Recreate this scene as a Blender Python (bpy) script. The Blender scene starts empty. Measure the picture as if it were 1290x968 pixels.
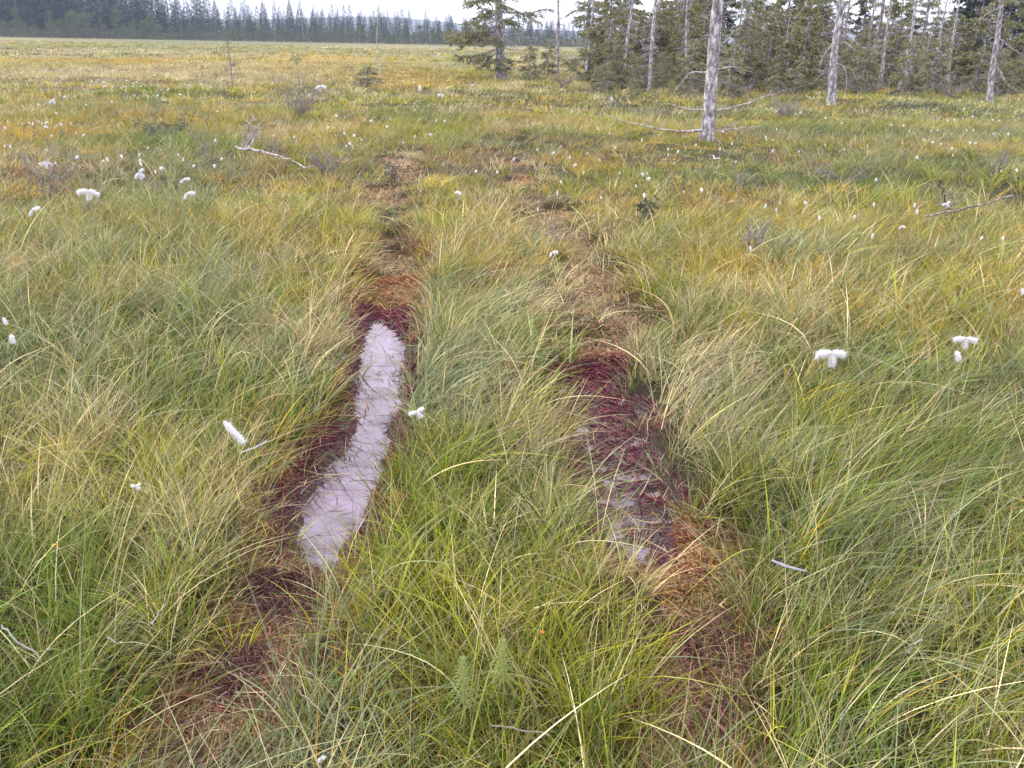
import bpy, math, random
import numpy as np
from mathutils import Vector, Matrix

random.seed(7)
RS = np.random.RandomState(11)
scene = bpy.context.scene
COL = scene.collection
PI = math.pi

# ------------------------------------------------------------------ camera
H = 1.6
FPX, CX, CY = 1073.0, 645.0, 484.0
PITCH = math.atan(433.0 / FPX)
ROLL = 0.018
f_ = np.array([0, math.cos(PITCH), -math.sin(PITCH)])
r0 = np.array([1.0, 0, 0]); u0 = np.array([0, math.sin(PITCH), math.cos(PITCH)])
r_ = math.cos(ROLL) * r0 + math.sin(ROLL) * u0
u_ = math.cos(ROLL) * u0 - math.sin(ROLL) * r0
CAMP = np.array([0, 0, H])
cam_d = bpy.data.cameras.new('camera')
cam = bpy.data.objects.new('camera', cam_d); COL.objects.link(cam)
cam_d.sensor_width = 36.0; cam_d.lens = 36.0 * FPX / 1290.0
cam_d.clip_start = 0.05; cam_d.clip_end = 20000
cam.matrix_world = Matrix(((r_[0], u_[0], -f_[0], 0), (r_[1], u_[1], -f_[1], 0), (r_[2], u_[2], -f_[2], H), (0, 0, 0, 1)))
scene.camera = cam


def ray(px, py):
    return f_ * FPX + r_ * (px - CX) - u_ * (py - CY)


def onz(px, py, z=0.0):
    d = ray(px, py); return CAMP + d * ((z - H) / d[2])


def aty(px, py, Y):
    d = ray(px, py); return CAMP + d * (Y / d[1])


def project(x, y, z):
    q = np.stack([x, y, z - H], -1)
    w = q @ f_
    return CX + FPX * (q @ r_) / w, CY - FPX * (q @ u_) / w


# ------------------------------------------------------------------ noise
_perm = RS.rand(256, 256)


def vnoise(x, y, s, seed=0):
    x = np.asarray(x) / s + seed * 17.3; y = np.asarray(y) / s + seed * 9.7
    xi = np.floor(x).astype(int); yi = np.floor(y).astype(int)
    fx = x - xi; fy = y - yi
    fx = fx * fx * (3 - 2 * fx); fy = fy * fy * (3 - 2 * fy)
    g = lambda a, b: _perm[a & 255, b & 255]
    return (g(xi, yi) * (1 - fx) + g(xi + 1, yi) * fx) * (1 - fy) + (g(xi, yi + 1) * (1 - fx) + g(xi + 1, yi + 1) * fx) * fy


def fbm(x, y, s, seed=0, o=3):
    r = 0; a = 1; t = 0
    for k in range(o):
        r = r + a * vnoise(x, y, s / 2 ** k, seed + k); t += a; a *= .5
    return r / t


def sst(a, b, x):
    t = np.clip((x - a) / (b - a), 0, 1); return t * t * (3 - 2 * t)


# ------------------------------------------------------------------ wheel ruts and pools, as outlines on the ground
def poly(pts, z):
    return np.array([onz(px, py, z)[:2] for px, py in pts])


def sdf(P, x, y):
    x = np.asarray(x, float); y = np.asarray(y, float)
    d = np.full(x.shape, 1e9); inside = np.zeros(x.shape, bool)
    n = len(P)
    for i in range(n):
        ax, ay = P[i]; bx, by = P[(i + 1) % n]
        ex, ey = bx - ax, by - ay
        t = np.clip(((x - ax) * ex + (y - ay) * ey) / (ex * ex + ey * ey), 0, 1)
        d = np.minimum(d, np.hypot(x - ax - t * ex, y - ay - t * ey))
        c = ((ay > y) != (by > y)) & (x < (bx - ax) * (y - ay) / (by - ay + 1e-12) + ax)
        inside ^= c
    return np.where(inside, -d, d)


WL = -0.13


def mudf(M_, x, y):
    return sdf(M_, x, y) + (fbm(x, y, .34, 170, 2) - .5) * .30 + (fbm(x, y, .09, 175, 2) - .5) * .10


POOL_A = poly([(376, 712), (374, 655), (392, 615), (414, 588), (436, 556), (444, 520), (450, 470), (458, 430), (468, 398), (496, 412), (514, 450), (508, 490), (502, 530), (488, 580), (470, 625), (450, 665), (434, 705), (405, 720)], WL)
MUD_A = poly([(338, 720), (345, 585), (390, 540), (420, 490), (430, 400), (450, 355), (528, 350), (530, 400), (524, 450), (510, 500), (502, 560), (474, 635), (446, 708), (410, 726)], -.04)
POOL_B = poly([(760, 700), (742, 640), (728, 560), (722, 490), (800, 488), (815, 545), (850, 590), (852, 630), (840, 680), (835, 720)], WL)
MUD_B = poly([(750, 715), (722, 640), (704, 560), (706, 478), (735, 448), (800, 450), (820, 520), (852, 585), (856, 640), (846, 725), (800, 732)], -.04)
RUTS = [poly(p, -.05) for p in (
    [(526, 352), (448, 352), (462, 240), (482, 200), (520, 165), (548, 165), (530, 210), (522, 260)],
    [(335, 715), (290, 780), (215, 850), (150, 985), (350, 985), (365, 880), (440, 780), (450, 715)],
    [(790, 715), (790, 800), (790, 985), (950, 985), (930, 800), (910, 660), (862, 640)],
    [(800, 455), (735, 455), (700, 390), (672, 310), (640, 230), (638, 170), (660, 168), (672, 230), (740, 290), (800, 350), (832, 440)])]


def rutfield(x, y):
    s = sdf(RUTS[0], x, y)
    for R in RUTS[1:]: s = np.minimum(s, sdf(R, x, y))
    k = np.clip(np.asarray(y) / 3.0, 1, 2.2)
    return s + (fbm(x, y, .42, 150, 3) - .44) * .42 * k + .09 * sst(3.8, 5.5, y)


def height(x, y, full=True):
    x = np.asarray(x, float); y = np.asarray(y, float)
    r = np.hypot(x, y)
    far = sst(3, 14, r)
    h = (fbm(x, y, .9, 1) - .5) * (.05 + .10 * far) + (fbm(x, y, 4.5, 5, 2) - .5) * (.02 + .30 * far)
    h = h * (1 - .8 * sst(150, 300, r))
    m = (r < 18)
    if full and m.any():
        xm, ym = x[m], y[m]; hh = h[m]
        j = (fbm(xm, ym, .08, 9, 3) - .5) * .09 + (fbm(xm, ym, .27, 19, 2) - .5) * .10
        ru = rutfield(xm, ym)
        hh = hh * (.3 + .7 * sst(0, .35, ru)) - .075 * (1 - sst(-.1, .18, ru + j)) + .02 * np.exp(-((ru - .25) / .12) ** 2)
        for P_, M_, k in ((POOL_A, MUD_A, 0), (POOL_B, MUD_B, 1)):
            dp = sdf(P_, xm, ym) + j; dm = mudf(M_, xm, ym) if k == 1 else sdf(M_, xm, ym) + (fbm(xm, ym, .12, 175, 2) - .5) * .08
            inn = np.clip(-dm, 0.004, 9)
            t = inn / (inn + np.clip(dp, 0, 9))
            bank = -.04 + (WL + .04) * t + (fbm(xm, ym, .05, 20, 2) - .5) * .035 * (1 - t)
            if k == 0:
                fl = WL - .003 - np.minimum(.08, .55 * np.clip(-dp, 0, 1)) + (fbm(xm, ym, .05, 33, 3) - .5) * .062
            else:
                fl = WL + .008 + (fbm(xm, ym, .07, 14, 4) - .5) * .055 + .03 * sst(3.7, 4.2, ym)
            z = np.where(dp < 0, fl, bank)
            w = 1 - sst(0, .10, dm)
            hh = hh * (1 - w) + z * w
        h[m] = hh
    return h


# ------------------------------------------------------------------ mesh helpers
def make_mesh(name, V, F, mats, col=None, midx=None, smooth=False, parent=None):
    """F: (n,4) or (n,3) int array"""
    me = bpy.data.meshes.new(name)
    V = np.asarray(V, np.float32); F = np.asarray(F, np.int32)
    k = F.shape[1]
    me.vertices.add(len(V)); me.vertices.foreach_set('co', V.ravel())
    me.loops.add(F.size); me.loops.foreach_set('vertex_index', F.ravel())
    me.polygons.add(len(F)); me.polygons.foreach_set('loop_start', np.arange(0, F.size, k, dtype=np.int32))
    for m in (mats if isinstance(mats, (list, tuple)) else [mats]): me.materials.append(m)
    if midx is not None: me.polygons.foreach_set('material_index', np.asarray(midx, np.int32))
    me.polygons.foreach_set('use_smooth', np.full(len(F), smooth))
    me.update(calc_edges=True)
    if col is not None:
        a = me.color_attributes.new('tint', 'FLOAT_COLOR', 'POINT')
        c = np.ones((len(V), 4), np.float32); c[:, :3] = col
        a.data.foreach_set('color', c.ravel())
    o = bpy.data.objects.new(name, me); COL.objects.link(o)
    if parent is not None: o.parent = parent
    return o


class MB:
    def __init__(s): s.V = []; s.F = []; s.C = []; s.n = 0; s.hascol = False

    def add(s, V, F, col=None):
        V = np.asarray(V, float); F = np.asarray(F, int)
        if F.shape[1] == 3: F = np.concatenate([F, F[:, 2:3]], 1)
        s.V.append(V); s.F.append(F + s.n); s.n += len(V)
        if col is None: col = (1, 1, 1)
        col = np.asarray(col, float)
        if col.ndim == 1: col = np.tile(col, (len(V), 1))
        s.C.append(col)

    def tube(s, pts, rad, k=5, col=None, rough=0.0):
        pts = np.asarray(pts, float); n = len(pts)
        rad = np.full(n, rad) if np.isscalar(rad) else np.asarray(rad, float)
        T = np.gradient(pts, axis=0); T /= np.linalg.norm(T, axis=1)[:, None] + 1e-9
        ref = np.array([0.31, .22, .92]) if abs(T[0][2]) < .8 else np.array([1.0, .1, 0])
        A = np.cross(T, ref); A /= np.linalg.norm(A, axis=1)[:, None] + 1e-9
        B = np.cross(T, A)
        a = np.arange(k) * 2 * PI / k
        rr = rad[:, None] * (1 + rough * (RS.rand(n, k) - .5))
        V = pts[:, None, :] + rr[:, :, None] * (np.cos(a)[None, :, None] * A[:, None, :] + np.sin(a)[None, :, None] * B[:, None, :])
        V = V.reshape(-1, 3)
        i = np.arange(n - 1)[:, None]; j = np.arange(k)[None, :]
        F = np.stack([i * k + j, i * k + (j + 1) % k, (i + 1) * k + (j + 1) % k, (i + 1) * k + j], -1).reshape(-1, 4)
        s.add(V, F, col)

    def strips(s, *a, **kw):
        V, F, C = strip_geo(*a, **kw)
        s.add(V, F, C)

    def build(s, name, mat, parent=None, smooth=False):
        V = np.concatenate(s.V); F = np.concatenate(s.F); C = np.concatenate(s.C)
        tri = F[:, 2] == F[:, 3]
        if tri.any():
            # triangles become their own polygons through from_pydata-free path: split quads that are real
            Q = F[~tri]; T3 = F[tri][:, :3]
            me = bpy.data.meshes.new(name)
            me.vertices.add(len(V)); me.vertices.foreach_set('co', V.astype(np.float32).ravel())
            L = np.concatenate([Q.ravel(), T3.ravel()]).astype(np.int32)
            me.loops.add(len(L)); me.loops.foreach_set('vertex_index', L)
            ls = np.concatenate([np.arange(len(Q)) * 4, len(Q) * 4 + np.arange(len(T3)) * 3]).astype(np.int32)
            me.polygons.add(len(ls)); me.polygons.foreach_set('loop_start', ls)
            me.materials.append(mat); me.polygons.foreach_set('use_smooth', np.full(len(ls), smooth))
            me.update(calc_edges=True)
            a = me.color_attributes.new('tint', 'FLOAT_COLOR', 'POINT')
            c = np.ones((len(V), 4), np.float32); c[:, :3] = C
            a.data.foreach_set('color', c.ravel())
            o = bpy.data.objects.new(name, me); COL.objects.link(o)
            if parent is not None: o.parent = parent
            return o
        return make_mesh(name, V, F, mat, C, smooth=smooth, parent=parent)


def strip_geo(root, d, bend, L, W, side, segs, col, tip=None, prof='blade'):
    """many thin curved strips at once"""
    N = len(root)
    t = np.linspace(0, 1, segs + 1)
    P = root[:, None, :] + d[:, None, :] * (L[:, None] * t)[:, :, None] + bend[:, None, :] * (L[:, None] * t ** 2)[:, :, None]
    if prof == 'blade': w = .5 * np.clip(1 - t ** 2.2, .06, 1)
    else: w = .5 * np.clip(np.sin(PI * (t * .86 + .07)), .1, 1)
    off = side[:, None, :] * (W[:, None] * w[None, :])[:, :, None]
    V = np.stack([P - off, P + off], 2).reshape(-1, 3)
    b = (np.arange(N) * (segs + 1) * 2)[:, None] + (np.arange(segs) * 2)[None, :]
    F = np.stack([b, b + 1, b + 3, b + 2], -1).reshape(-1, 4)
    C = np.repeat(col[:, None, :], segs + 1, 1)
    if tip is not None:
        C = C * (1 - t[None, :, None] ** 3) + tip[:, None, :] * t[None, :, None] ** 3
    C = np.repeat(C, 2, 1).reshape(-1, 3)
    return V, F, C


def norm(a): return a / (np.linalg.norm(a, axis=-1, keepdims=True) + 1e-9)


def tag(o, label=None, cat=None, group=None, kind=None):
    if label: o['label'] = label
    if cat: o['category'] = cat
    if group: o['group'] = group
    if kind: o['kind'] = kind
    return o


def empty(name, loc, rz=0, sc=1):
    o = bpy.data.objects.new(name, None); COL.objects.link(o)
    o.location = loc; o.rotation_euler = (0, 0, rz); o.scale = (sc, sc, sc); o.empty_display_size = .1
    return o


def copy_tree(o, parent=None):
    c = o.copy(); COL.objects.link(c)
    if parent is not None: c.parent = parent
    for ch in o.children: copy_tree(ch, c)
    return c


# ------------------------------------------------------------------ materials
def newmat(name):
    m = bpy.data.materials.new(name); m.use_nodes = True
    nt = m.node_tree; nt.nodes.clear()
    out = nt.nodes.new('ShaderNodeOutputMaterial')
    return m, nt, out


def N(nt, t, **kw):
    n = nt.nodes.new(t)
    for k, v in kw.items():
        if hasattr(n, k): setattr(n, k, v)
        else: n.inputs[k.replace('_', ' ')].default_value = v
    return n


def ramp(nt, fac, stops):
    r = nt.nodes.new('ShaderNodeValToRGB')
    e = r.color_ramp.elements
    while len(e) < len(stops): e.new(.5)
    for i, (p, c) in enumerate(stops):
        e[i].position = p; e[i].color = (*c, 1)
    nt.links.new(fac, r.inputs[0]); return r


def plant_mat(name, rough=.5, spec=.35, trans=.3, mult=(1, 1, 1)):
    m, nt, out = newmat(name)
    a = N(nt, 'ShaderNodeAttribute', attribute_name='tint')
    mx = N(nt, 'ShaderNodeMix', data_type='RGBA', blend_type='MULTIPLY'); mx.inputs[0].default_value = 1
    mx.inputs[7].default_value = (*mult, 1)
    nt.links.new(a.outputs['Color'], mx.inputs[6])
    p = N(nt, 'ShaderNodeBsdfPrincipled')
    p.inputs['Roughness'].default_value = rough; p.inputs['Specular IOR Level'].default_value = spec
    nt.links.new(mx.outputs[2], p.inputs['Base Color'])
    if trans > 0:
        tr = N(nt, 'ShaderNodeBsdfTranslucent'); nt.links.new(mx.outputs[2], tr.inputs[0])
        ms = N(nt, 'ShaderNodeMixShader'); ms.inputs[0].default_value = trans
        nt.links.new(p.outputs[0], ms.inputs[1]); nt.links.new(tr.outputs[0], ms.inputs[2])
        nt.links.new(ms.outputs[0], out.inputs[0])
    else:
        nt.links.new(p.outputs[0], out.inputs[0])
    return m


M_blade = plant_mat('sedge_leaf', .45, .30, .24)
M_moss = plant_mat('sphagnum', .6, .4, .15)
M_needle = plant_mat('spruce_needles', .55, .3, .15)
M_cotton = plant_mat('cotton_fluff', .9, .1, .45)
M_stem = plant_mat('plant_stem', .6, .3, .0)

m, nt, out = newmat('peat_ground'); M_ground = m
a = N(nt, 'ShaderNodeAttribute', attribute_name='tint')
tc = N(nt, 'ShaderNodeTexCoord')
n1 = N(nt, 'ShaderNodeTexNoise', Scale=60.0, Detail=6.0, Roughness=.7); nt.links.new(tc.outputs['Object'], n1.inputs[0])
n2 = N(nt, 'ShaderNodeTexNoise', Scale=2.2, Detail=6.0, Roughness=.65); nt.links.new(tc.outputs['Object'], n2.inputs[0])
r1 = ramp(nt, n1.outputs[0], [(.3, (.4, .35, .35)), (.5, (.9, .9, .9)), (.72, (1.4, 1.3, 1.2))])
r2 = ramp(nt, n2.outputs[0], [(.3, (.75, .8, .7)), (.7, (1.2, 1.12, 1.1))])
mx = N(nt, 'ShaderNodeMix', data_type='RGBA', blend_type='MULTIPLY'); mx.inputs[0].default_value = 1
nt.links.new(a.outputs['Color'], mx.inputs[6]); nt.links.new(r1.outputs[0], mx.inputs[7])
mx2 = N(nt, 'ShaderNodeMix', data_type='RGBA', blend_type='MULTIPLY'); mx2.inputs[0].default_value = 1
nt.links.new(mx.outputs[2], mx2.inputs[6]); nt.links.new(r2.outputs[0], mx2.inputs[7])
p = N(nt, 'ShaderNodeBsdfPrincipled')
aw = N(nt, 'ShaderNodeAttribute', attribute_name='wet'); mr = N(nt, 'ShaderNodeMapRange'); mr.inputs[3].default_value = .6; mr.inputs[4].default_value = .10
ms_ = N(nt, 'ShaderNodeMapRange'); ms_.inputs[3].default_value = .08; ms_.inputs[4].default_value = .6; nt.links.new(aw.outputs['Fac'], ms_.inputs[0]); nt.links.new(ms_.outputs[0], p.inputs['Specular IOR Level'])
nt.links.new(aw.outputs['Fac'], mr.inputs[0]); nt.links.new(mr.outputs[0], p.inputs['Roughness'])
nt.links.new(mx2.outputs[2], p.inputs['Base Color'])
b = N(nt, 'ShaderNodeBump', Strength=.9, Distance=.012); nt.links.new(n1.outputs[0], b.inputs['Height'])
nt.links.new(b.outputs[0], p.inputs['Normal']); nt.links.new(p.outputs[0], out.inputs[0])

m, nt, out = newmat('bog_water'); M_water = m
tc = N(nt, 'ShaderNodeTexCoord')
n1 = N(nt, 'ShaderNodeTexNoise', Scale=6.0, Detail=6.0, Roughness=.62); nt.links.new(tc.outputs['Object'], n1.inputs[0])
n2 = N(nt, 'ShaderNodeTexNoise', Scale=28.0, Detail=3.0); nt.links.new(tc.outputs['Object'], n2.inputs[0])
p = N(nt, 'ShaderNodeBsdfPrincipled')
rc = ramp(nt, n1.outputs[0], [(.35, (.035, .012, .018)), (.65, (.07, .035, .05))])
nt.links.new(rc.outputs[0], p.inputs['Base Color']); p.inputs['Roughness'].default_value = .05
p.inputs['IOR'].default_value = 1.5
gl = N(nt, 'ShaderNodeBsdfGlossy'); gl.inputs[0].default_value = (.74, .62, .93, 1); gl.inputs['Roughness'].default_value = .035
rf = ramp(nt, n1.outputs[0], [(.38, (.02,) * 3), (.50, (.10,) * 3), (.68, (.17,) * 3)])
ms = N(nt, 'ShaderNodeMixShader'); nt.links.new(rf.outputs[0], ms.inputs[0])
nt.links.new(p.outputs[0], ms.inputs[1]); nt.links.new(gl.outputs[0], ms.inputs[2])
b = N(nt, 'ShaderNodeBump', Strength=.03, Distance=.006); nt.links.new(n2.outputs[0], b.inputs['Height'])
nt.links.new(b.outputs[0], p.inputs['Normal']); nt.links.new(b.outputs[0], gl.inputs['Normal'])
nt.links.new(ms.outputs[0], out.inputs[0])


def bark_mat(name, c1, c2, c3, sc=9.0):
    m, nt, out = newmat(name)
    tc = N(nt, 'ShaderNodeTexCoord'); mp = N(nt, 'ShaderNodeMapping'); mp.inputs['Scale'].default_value = (1, 1, .45)
    nt.links.new(tc.outputs['Object'], mp.inputs[0])
    n1 = N(nt, 'ShaderNodeTexNoise', Scale=sc, Detail=7.0, Roughness=.7); nt.links.new(mp.outputs[0], n1.inputs[0])
    n2 = N(nt, 'ShaderNodeTexVoronoi', Scale=sc * 3.2); nt.links.new(mp.outputs[0], n2.inputs[0])
    r = ramp(nt, n1.outputs[0], [(.38, c1), (.5, c2), (.60, c3)])
    rv = ramp(nt, n2.outputs[0], [(.0, (.4,) * 3), (.4, (1,) * 3)])
    mx = N(nt, 'ShaderNodeMix', data_type='RGBA', blend_type='MULTIPLY'); mx.inputs[0].default_value = 1
    nt.links.new(r.outputs[0], mx.inputs[6]); nt.links.new(rv.outputs[0], mx.inputs[7])
    p = N(nt, 'ShaderNodeBsdfPrincipled'); p.inputs['Roughness'].default_value = .85
    nt.links.new(mx.outputs[2], p.inputs['Base Color'])
    b = N(nt, 'ShaderNodeBump', Strength=.8, Distance=.02); nt.links.new(n1.outputs[0], b.inputs['Height'])
    nt.links.new(b.outputs[0], p.inputs['Normal']); nt.links.new(p.outputs[0], out.inputs[0])
    return m


M_bark = bark_mat('lichened_bark', (.10, .08, .09), (.25, .22, .24), (.56, .54, .57), 13.0)
M_deadwood = bark_mat('weathered_wood', (.16, .13, .12), (.34, .30, .29), (.58, .55, .55), 14)
M_twig = bark_mat('dark_twig', (.09, .075, .075), (.19, .16, .165), (.34, .31, .32), 20)


# ------------------------------------------------------------------ ground
KN = ['green', 'yg', 'grey', 'straw', 'ochre', 'brown', 'red']
KC = np.array([[.100, .155, .012], [.250, .255, .012], [.170, .205, .100], [.440, .370, .200], [.400, .270, .030], [.170, .095, .055], [.310, .110, .075]])
# zones read off the photograph: centre px, py, radii, kind boosts, density, height, lean
ZONES = [
    (575, 430, 100, 75, dict(straw=2.6, grey=1.2), 1, 1.0, .55),
    (640, 370, 70, 40, dict(straw=1.6, grey=1.0), 1, .9, .6),
    (580, 760, 150, 170, dict(green=.8, yg=.5), 1.1, 1.1, .0),
    (530, 600, 70, 100, dict(yg=.8, green=.6), 1.1, 1.0, 0),
    (100, 800, 170, 170, dict(yg=.9, green=.7), 1, 1, .1),
    (70, 430, 120, 90, dict(grey=1.2, green=.5), 1, 1.1, .2),
    (250, 480, 120, 80, dict(green=.8, grey=.6), 1, 1, .35),
    (330, 640, 80, 90, dict(grey=1.3, straw=.4), 1, 1.0, -.1),
    (1150, 560, 200, 120, dict(grey=1.5, green=.9), 1.1, 1.15, .6),
    (1150, 800, 180, 180, dict(green=1.1, grey=.5), 1.1, 1.1, .5),
    (880, 500, 70, 90, dict(straw=1.9), 1, 1.1, .35),
    (900, 430, 90, 50, dict(straw=.9, brown=.2), 1, .9, .3),
    (720, 350, 60, 60, dict(red=.3, straw=1.0, brown=.9), .8, .6, .2),
    (770, 380, 60, 25, dict(red=.5, straw=.7), .8, .6, .2),
    (490, 290, 40, 70, dict(red=.6, straw=1.0, brown=.6), .7, .5, .1),
    (860, 780, 60, 130, dict(brown=1.0, red=.6, ochre=.5), .7, .7, 0),
    (860, 690, 50, 40, dict(ochre=.8, red=.7, straw=.8), .8, .6, 0),
    (340, 770, 70, 60, dict(brown=.9, red=.9, grey=.8), .7, .8, 0),
    (1230, 250, 90, 50, dict(yg=1.6, green=.7), 1, 1, .1),
    (1130, 190, 200, 45, dict(green=1.3, grey=.6), 1, 1, .1),
    (1000, 270, 120, 40, dict(ochre=1.1, yg=.5), 1, 1, .1),
    (800, 230, 110, 40, dict(ochre=.8, yg=.9), 1, 1, .1),
    (580, 270, 50, 50, dict(yg=1.2, ochre=.5), 1, 1, .1),
    (640, 200, 50, 45, dict(brown=.7, straw=.9, red=.3), .8, .7, .1),
    (450, 200, 60, 30, dict(brown=1.3, grey=.5), 1, .9, .1),
    (410, 250, 80, 40, dict(yg=1.1, ochre=.4), 1, 1, .1),
    (200, 170, 110, 18, dict(grey=1.1, green=.8, brown=.5), 1, 1, .1),
    (150, 230, 120, 50, dict(grey=1.0, green=.6), 1, 1, .1),
    (60, 155, 60, 14, dict(ochre=1.7), 1, 1, 0),
    (250, 135, 140, 12, dict(ochre=1.1, yg=.4), 1, 1, 0),
    (230, 92, 180, 9, dict(straw=1.4, red=.45), 1, 1, 0),
    (90, 105, 120, 9, dict(yg=.8, ochre=.4), 1, 1, 0),
    (540, 110, 60, 10, dict(ochre=1.6), 1, 1, 0),
    (870, 188, 140, 24, dict(ochre=.5, green=.4), .9, .35, 0),
    (600, 150, 80, 12, dict(ochre=.9), 1, 1, 0),
]


def zone_fields(x, y, z=.12):
    px, py = project(x, y, np.full(x.shape, z))
    n = len(x)
    W = np.zeros((n, 7))
    t1 = sst(330, 600, py); t2 = sst(120, 170, py)
    left = 1 - sst(450, 800, px)
    near = np.stack([.42 + 0 * px, .24 + .1 * left, .22 + 0 * px, .10 + 0 * px, .05 + 0 * px, .03 + 0 * px, .02 + 0 * px], -1)
    mid = np.array([.09, .27, .11, .15, .36, .09, .07])
    far = np.array([.17, .30, .12, .17, .18, .05, .02])
    W = (near * t1[:, None] + mid * (1 - t1)[:, None]) * t2[:, None] + far * (1 - t2)[:, None]
    dens = np.ones(n); hm = np.ones(n); lean = np.full(n, .12)
    for (zx, zy, rx, ry, kb, dm, hh, ln) in ZONES:
        g = np.exp(-(((px - zx) / rx) ** 2 + ((py - zy) / ry) ** 2))
        for k, v in kb.items(): W[:, KN.index(k)] += v * g
        dens *= 1 + (dm - 1) * g; hm *= 1 + (hh - 1) * g; lean += (ln - .12) * g
    r = np.hypot(x, y)
    sc = np.clip(r / 8, 1, 4)
    for i in range(7):
        nz = np.where(r < 10, fbm(x, y, .7, 40 + i * 3, 2), np.where(r < 30, fbm(x, y, 2.2, 70 + i * 3, 2), fbm(x, y * .6, 9, 90 + i * 3, 2)))
        W[:, i] *= np.exp((nz - .5) * 6.5)
    W /= W.sum(1, keepdims=True)
    return W, dens, hm, lean, px, py


def build_ground():
    rows = [-6, -4, -2, -1, 0]
    y = .3; rows.append(.3)
    while y < 4200:
        step = .022 if y < 5.2 else (.022 * (y / 5.2) ** 1.25 if y < 60 else y * .03)
        y += step; rows.append(y)
    rows = np.array(rows)
    ts = np.concatenate([np.linspace(-3, -.85, 30)[:-1], np.linspace(-.85, .85, 330), np.linspace(.85, 3, 30)[1:]])
    Y, T = np.meshgrid(rows, ts, indexing='ij')
    X = T * (np.abs(Y) + 2.2)
    Z = height(X, Y)
    n, k = X.shape
    V = np.stack([X, Y, Z], -1).reshape(-1, 3)
    i = np.arange(n - 1)[:, None]; j = np.arange(k - 1)[None, :]
    F = np.stack([i * k + j, i * k + j + 1, (i + 1) * k + j + 1, (i + 1) * k + j], -1).reshape(-1, 4)
    x, y = V[:, 0], V[:, 1]
    yy = np.clip(y, .5, 1e9)
    W, dn, hm, ln, px, py = zone_fields(x, yy)
    gc = KC.copy()
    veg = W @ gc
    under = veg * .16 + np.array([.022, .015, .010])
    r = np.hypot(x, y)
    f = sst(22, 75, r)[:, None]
    c = under * (1 - f) + veg * .62 * f  # far ground tint dimmed to stand in for the self-shadow of grass
    # long pale and olive bands of different sedge across the open bog
    bn = sst(.35, .65, fbm(x * .35, y, 22, 130, 3))[:, None]
    ff = sst(40, 120, r)[:, None]
    c = c * (1 - ff) + ff * (np.array([.27, .235, .10]) * bn + np.array([.14, .150, .050]) * (1 - bn)) * .72
    # peat and moss in the ruts
    m = r < 18
    mm = np.where(m)[0]
    wet = np.zeros(len(x), np.float32)
    ru = rutfield(x[mm], y[mm])
    nz = fbm(x[mm], y[mm], .16, 50, 3)
    peat = np.array([.085, .028, .028]) * (1 - sst(.42, .6, nz))[:, None] + np.array([.22, .11, .055]) * sst(.42, .6, nz)[:, None]
    fr = sst(4, 5.0, y[mm])[:, None]; peat = peat * (1 - fr) + np.array([.15, .085, .045]) * fr
    w = (1 - sst(-.03, .08, ru))[:, None] * (.85 - .4 * fr)
    cc = c[mm] * (1 - w) + peat * w
    for P_, M_ in ((POOL_A, MUD_A), (POOL_B, MUD_B)):
        dp = sdf(P_, x[mm], y[mm]); dm = sdf(M_, x[mm], y[mm])
        mar = np.array([.060, .012, .022]); org = np.array([.20, .085, .035])
        q = sst(.06, .24, dp + (nz - .5) * .42)[:, None]
        w = (1 - sst(-.05, .07, mudf(M_, x[mm], y[mm])))[:, None]
        wet[mm] = np.maximum(wet[mm], (1 - sst(.0, .10, dp)) * w[:, 0])
        fg = (1 - sst(.0, .12, dp))[:, None] * (1 - w); cc = cc * (1 - fg * .8) + np.array([.03, .012, .014]) * fg * .8
        cc = cc * (1 - w) + (mar * (1 - q) + org * q) * w
    c[mm] = cc
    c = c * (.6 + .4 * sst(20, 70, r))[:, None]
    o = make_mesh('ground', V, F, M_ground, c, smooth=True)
    at_ = o.data.attributes.new('wet', 'FLOAT', 'POINT'); at_.data.foreach_set('value', wet)
    tag(o, kind='structure')


build_ground()

# ------------------------------------------------------------------ water in the two ruts
for P_ in (POOL_A, POOL_B):
    lo = P_.min(0) - .12; hi = P_.max(0) + .12
    nx, ny = 24, 60
    X, Y = np.meshgrid(np.linspace(lo[0], hi[0], nx), np.linspace(lo[1], hi[1], ny))
    V = np.stack([X, Y, np.full(X.shape, WL)], -1).reshape(-1, 3)
    d = sdf(P_, V[:, 0], V[:, 1])
    i = np.arange(ny - 1)[:, None]; j = np.arange(nx - 1)[None, :]
    F = np.stack([i * nx + j, i * nx + j + 1, (i + 1) * nx + j + 1, (i + 1) * nx + j], -1).reshape(-1, 4)
    F = F[(d[F] < .10).any(1)]
    o = make_mesh('water', V, F, M_water, smooth=True)
    tag(o, 'pale sky reflecting water in the long narrow left wheel rut' if P_ is POOL_A else 'shallow dark water over maroon mud in the right wheel rut', kind='structure')


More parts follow.
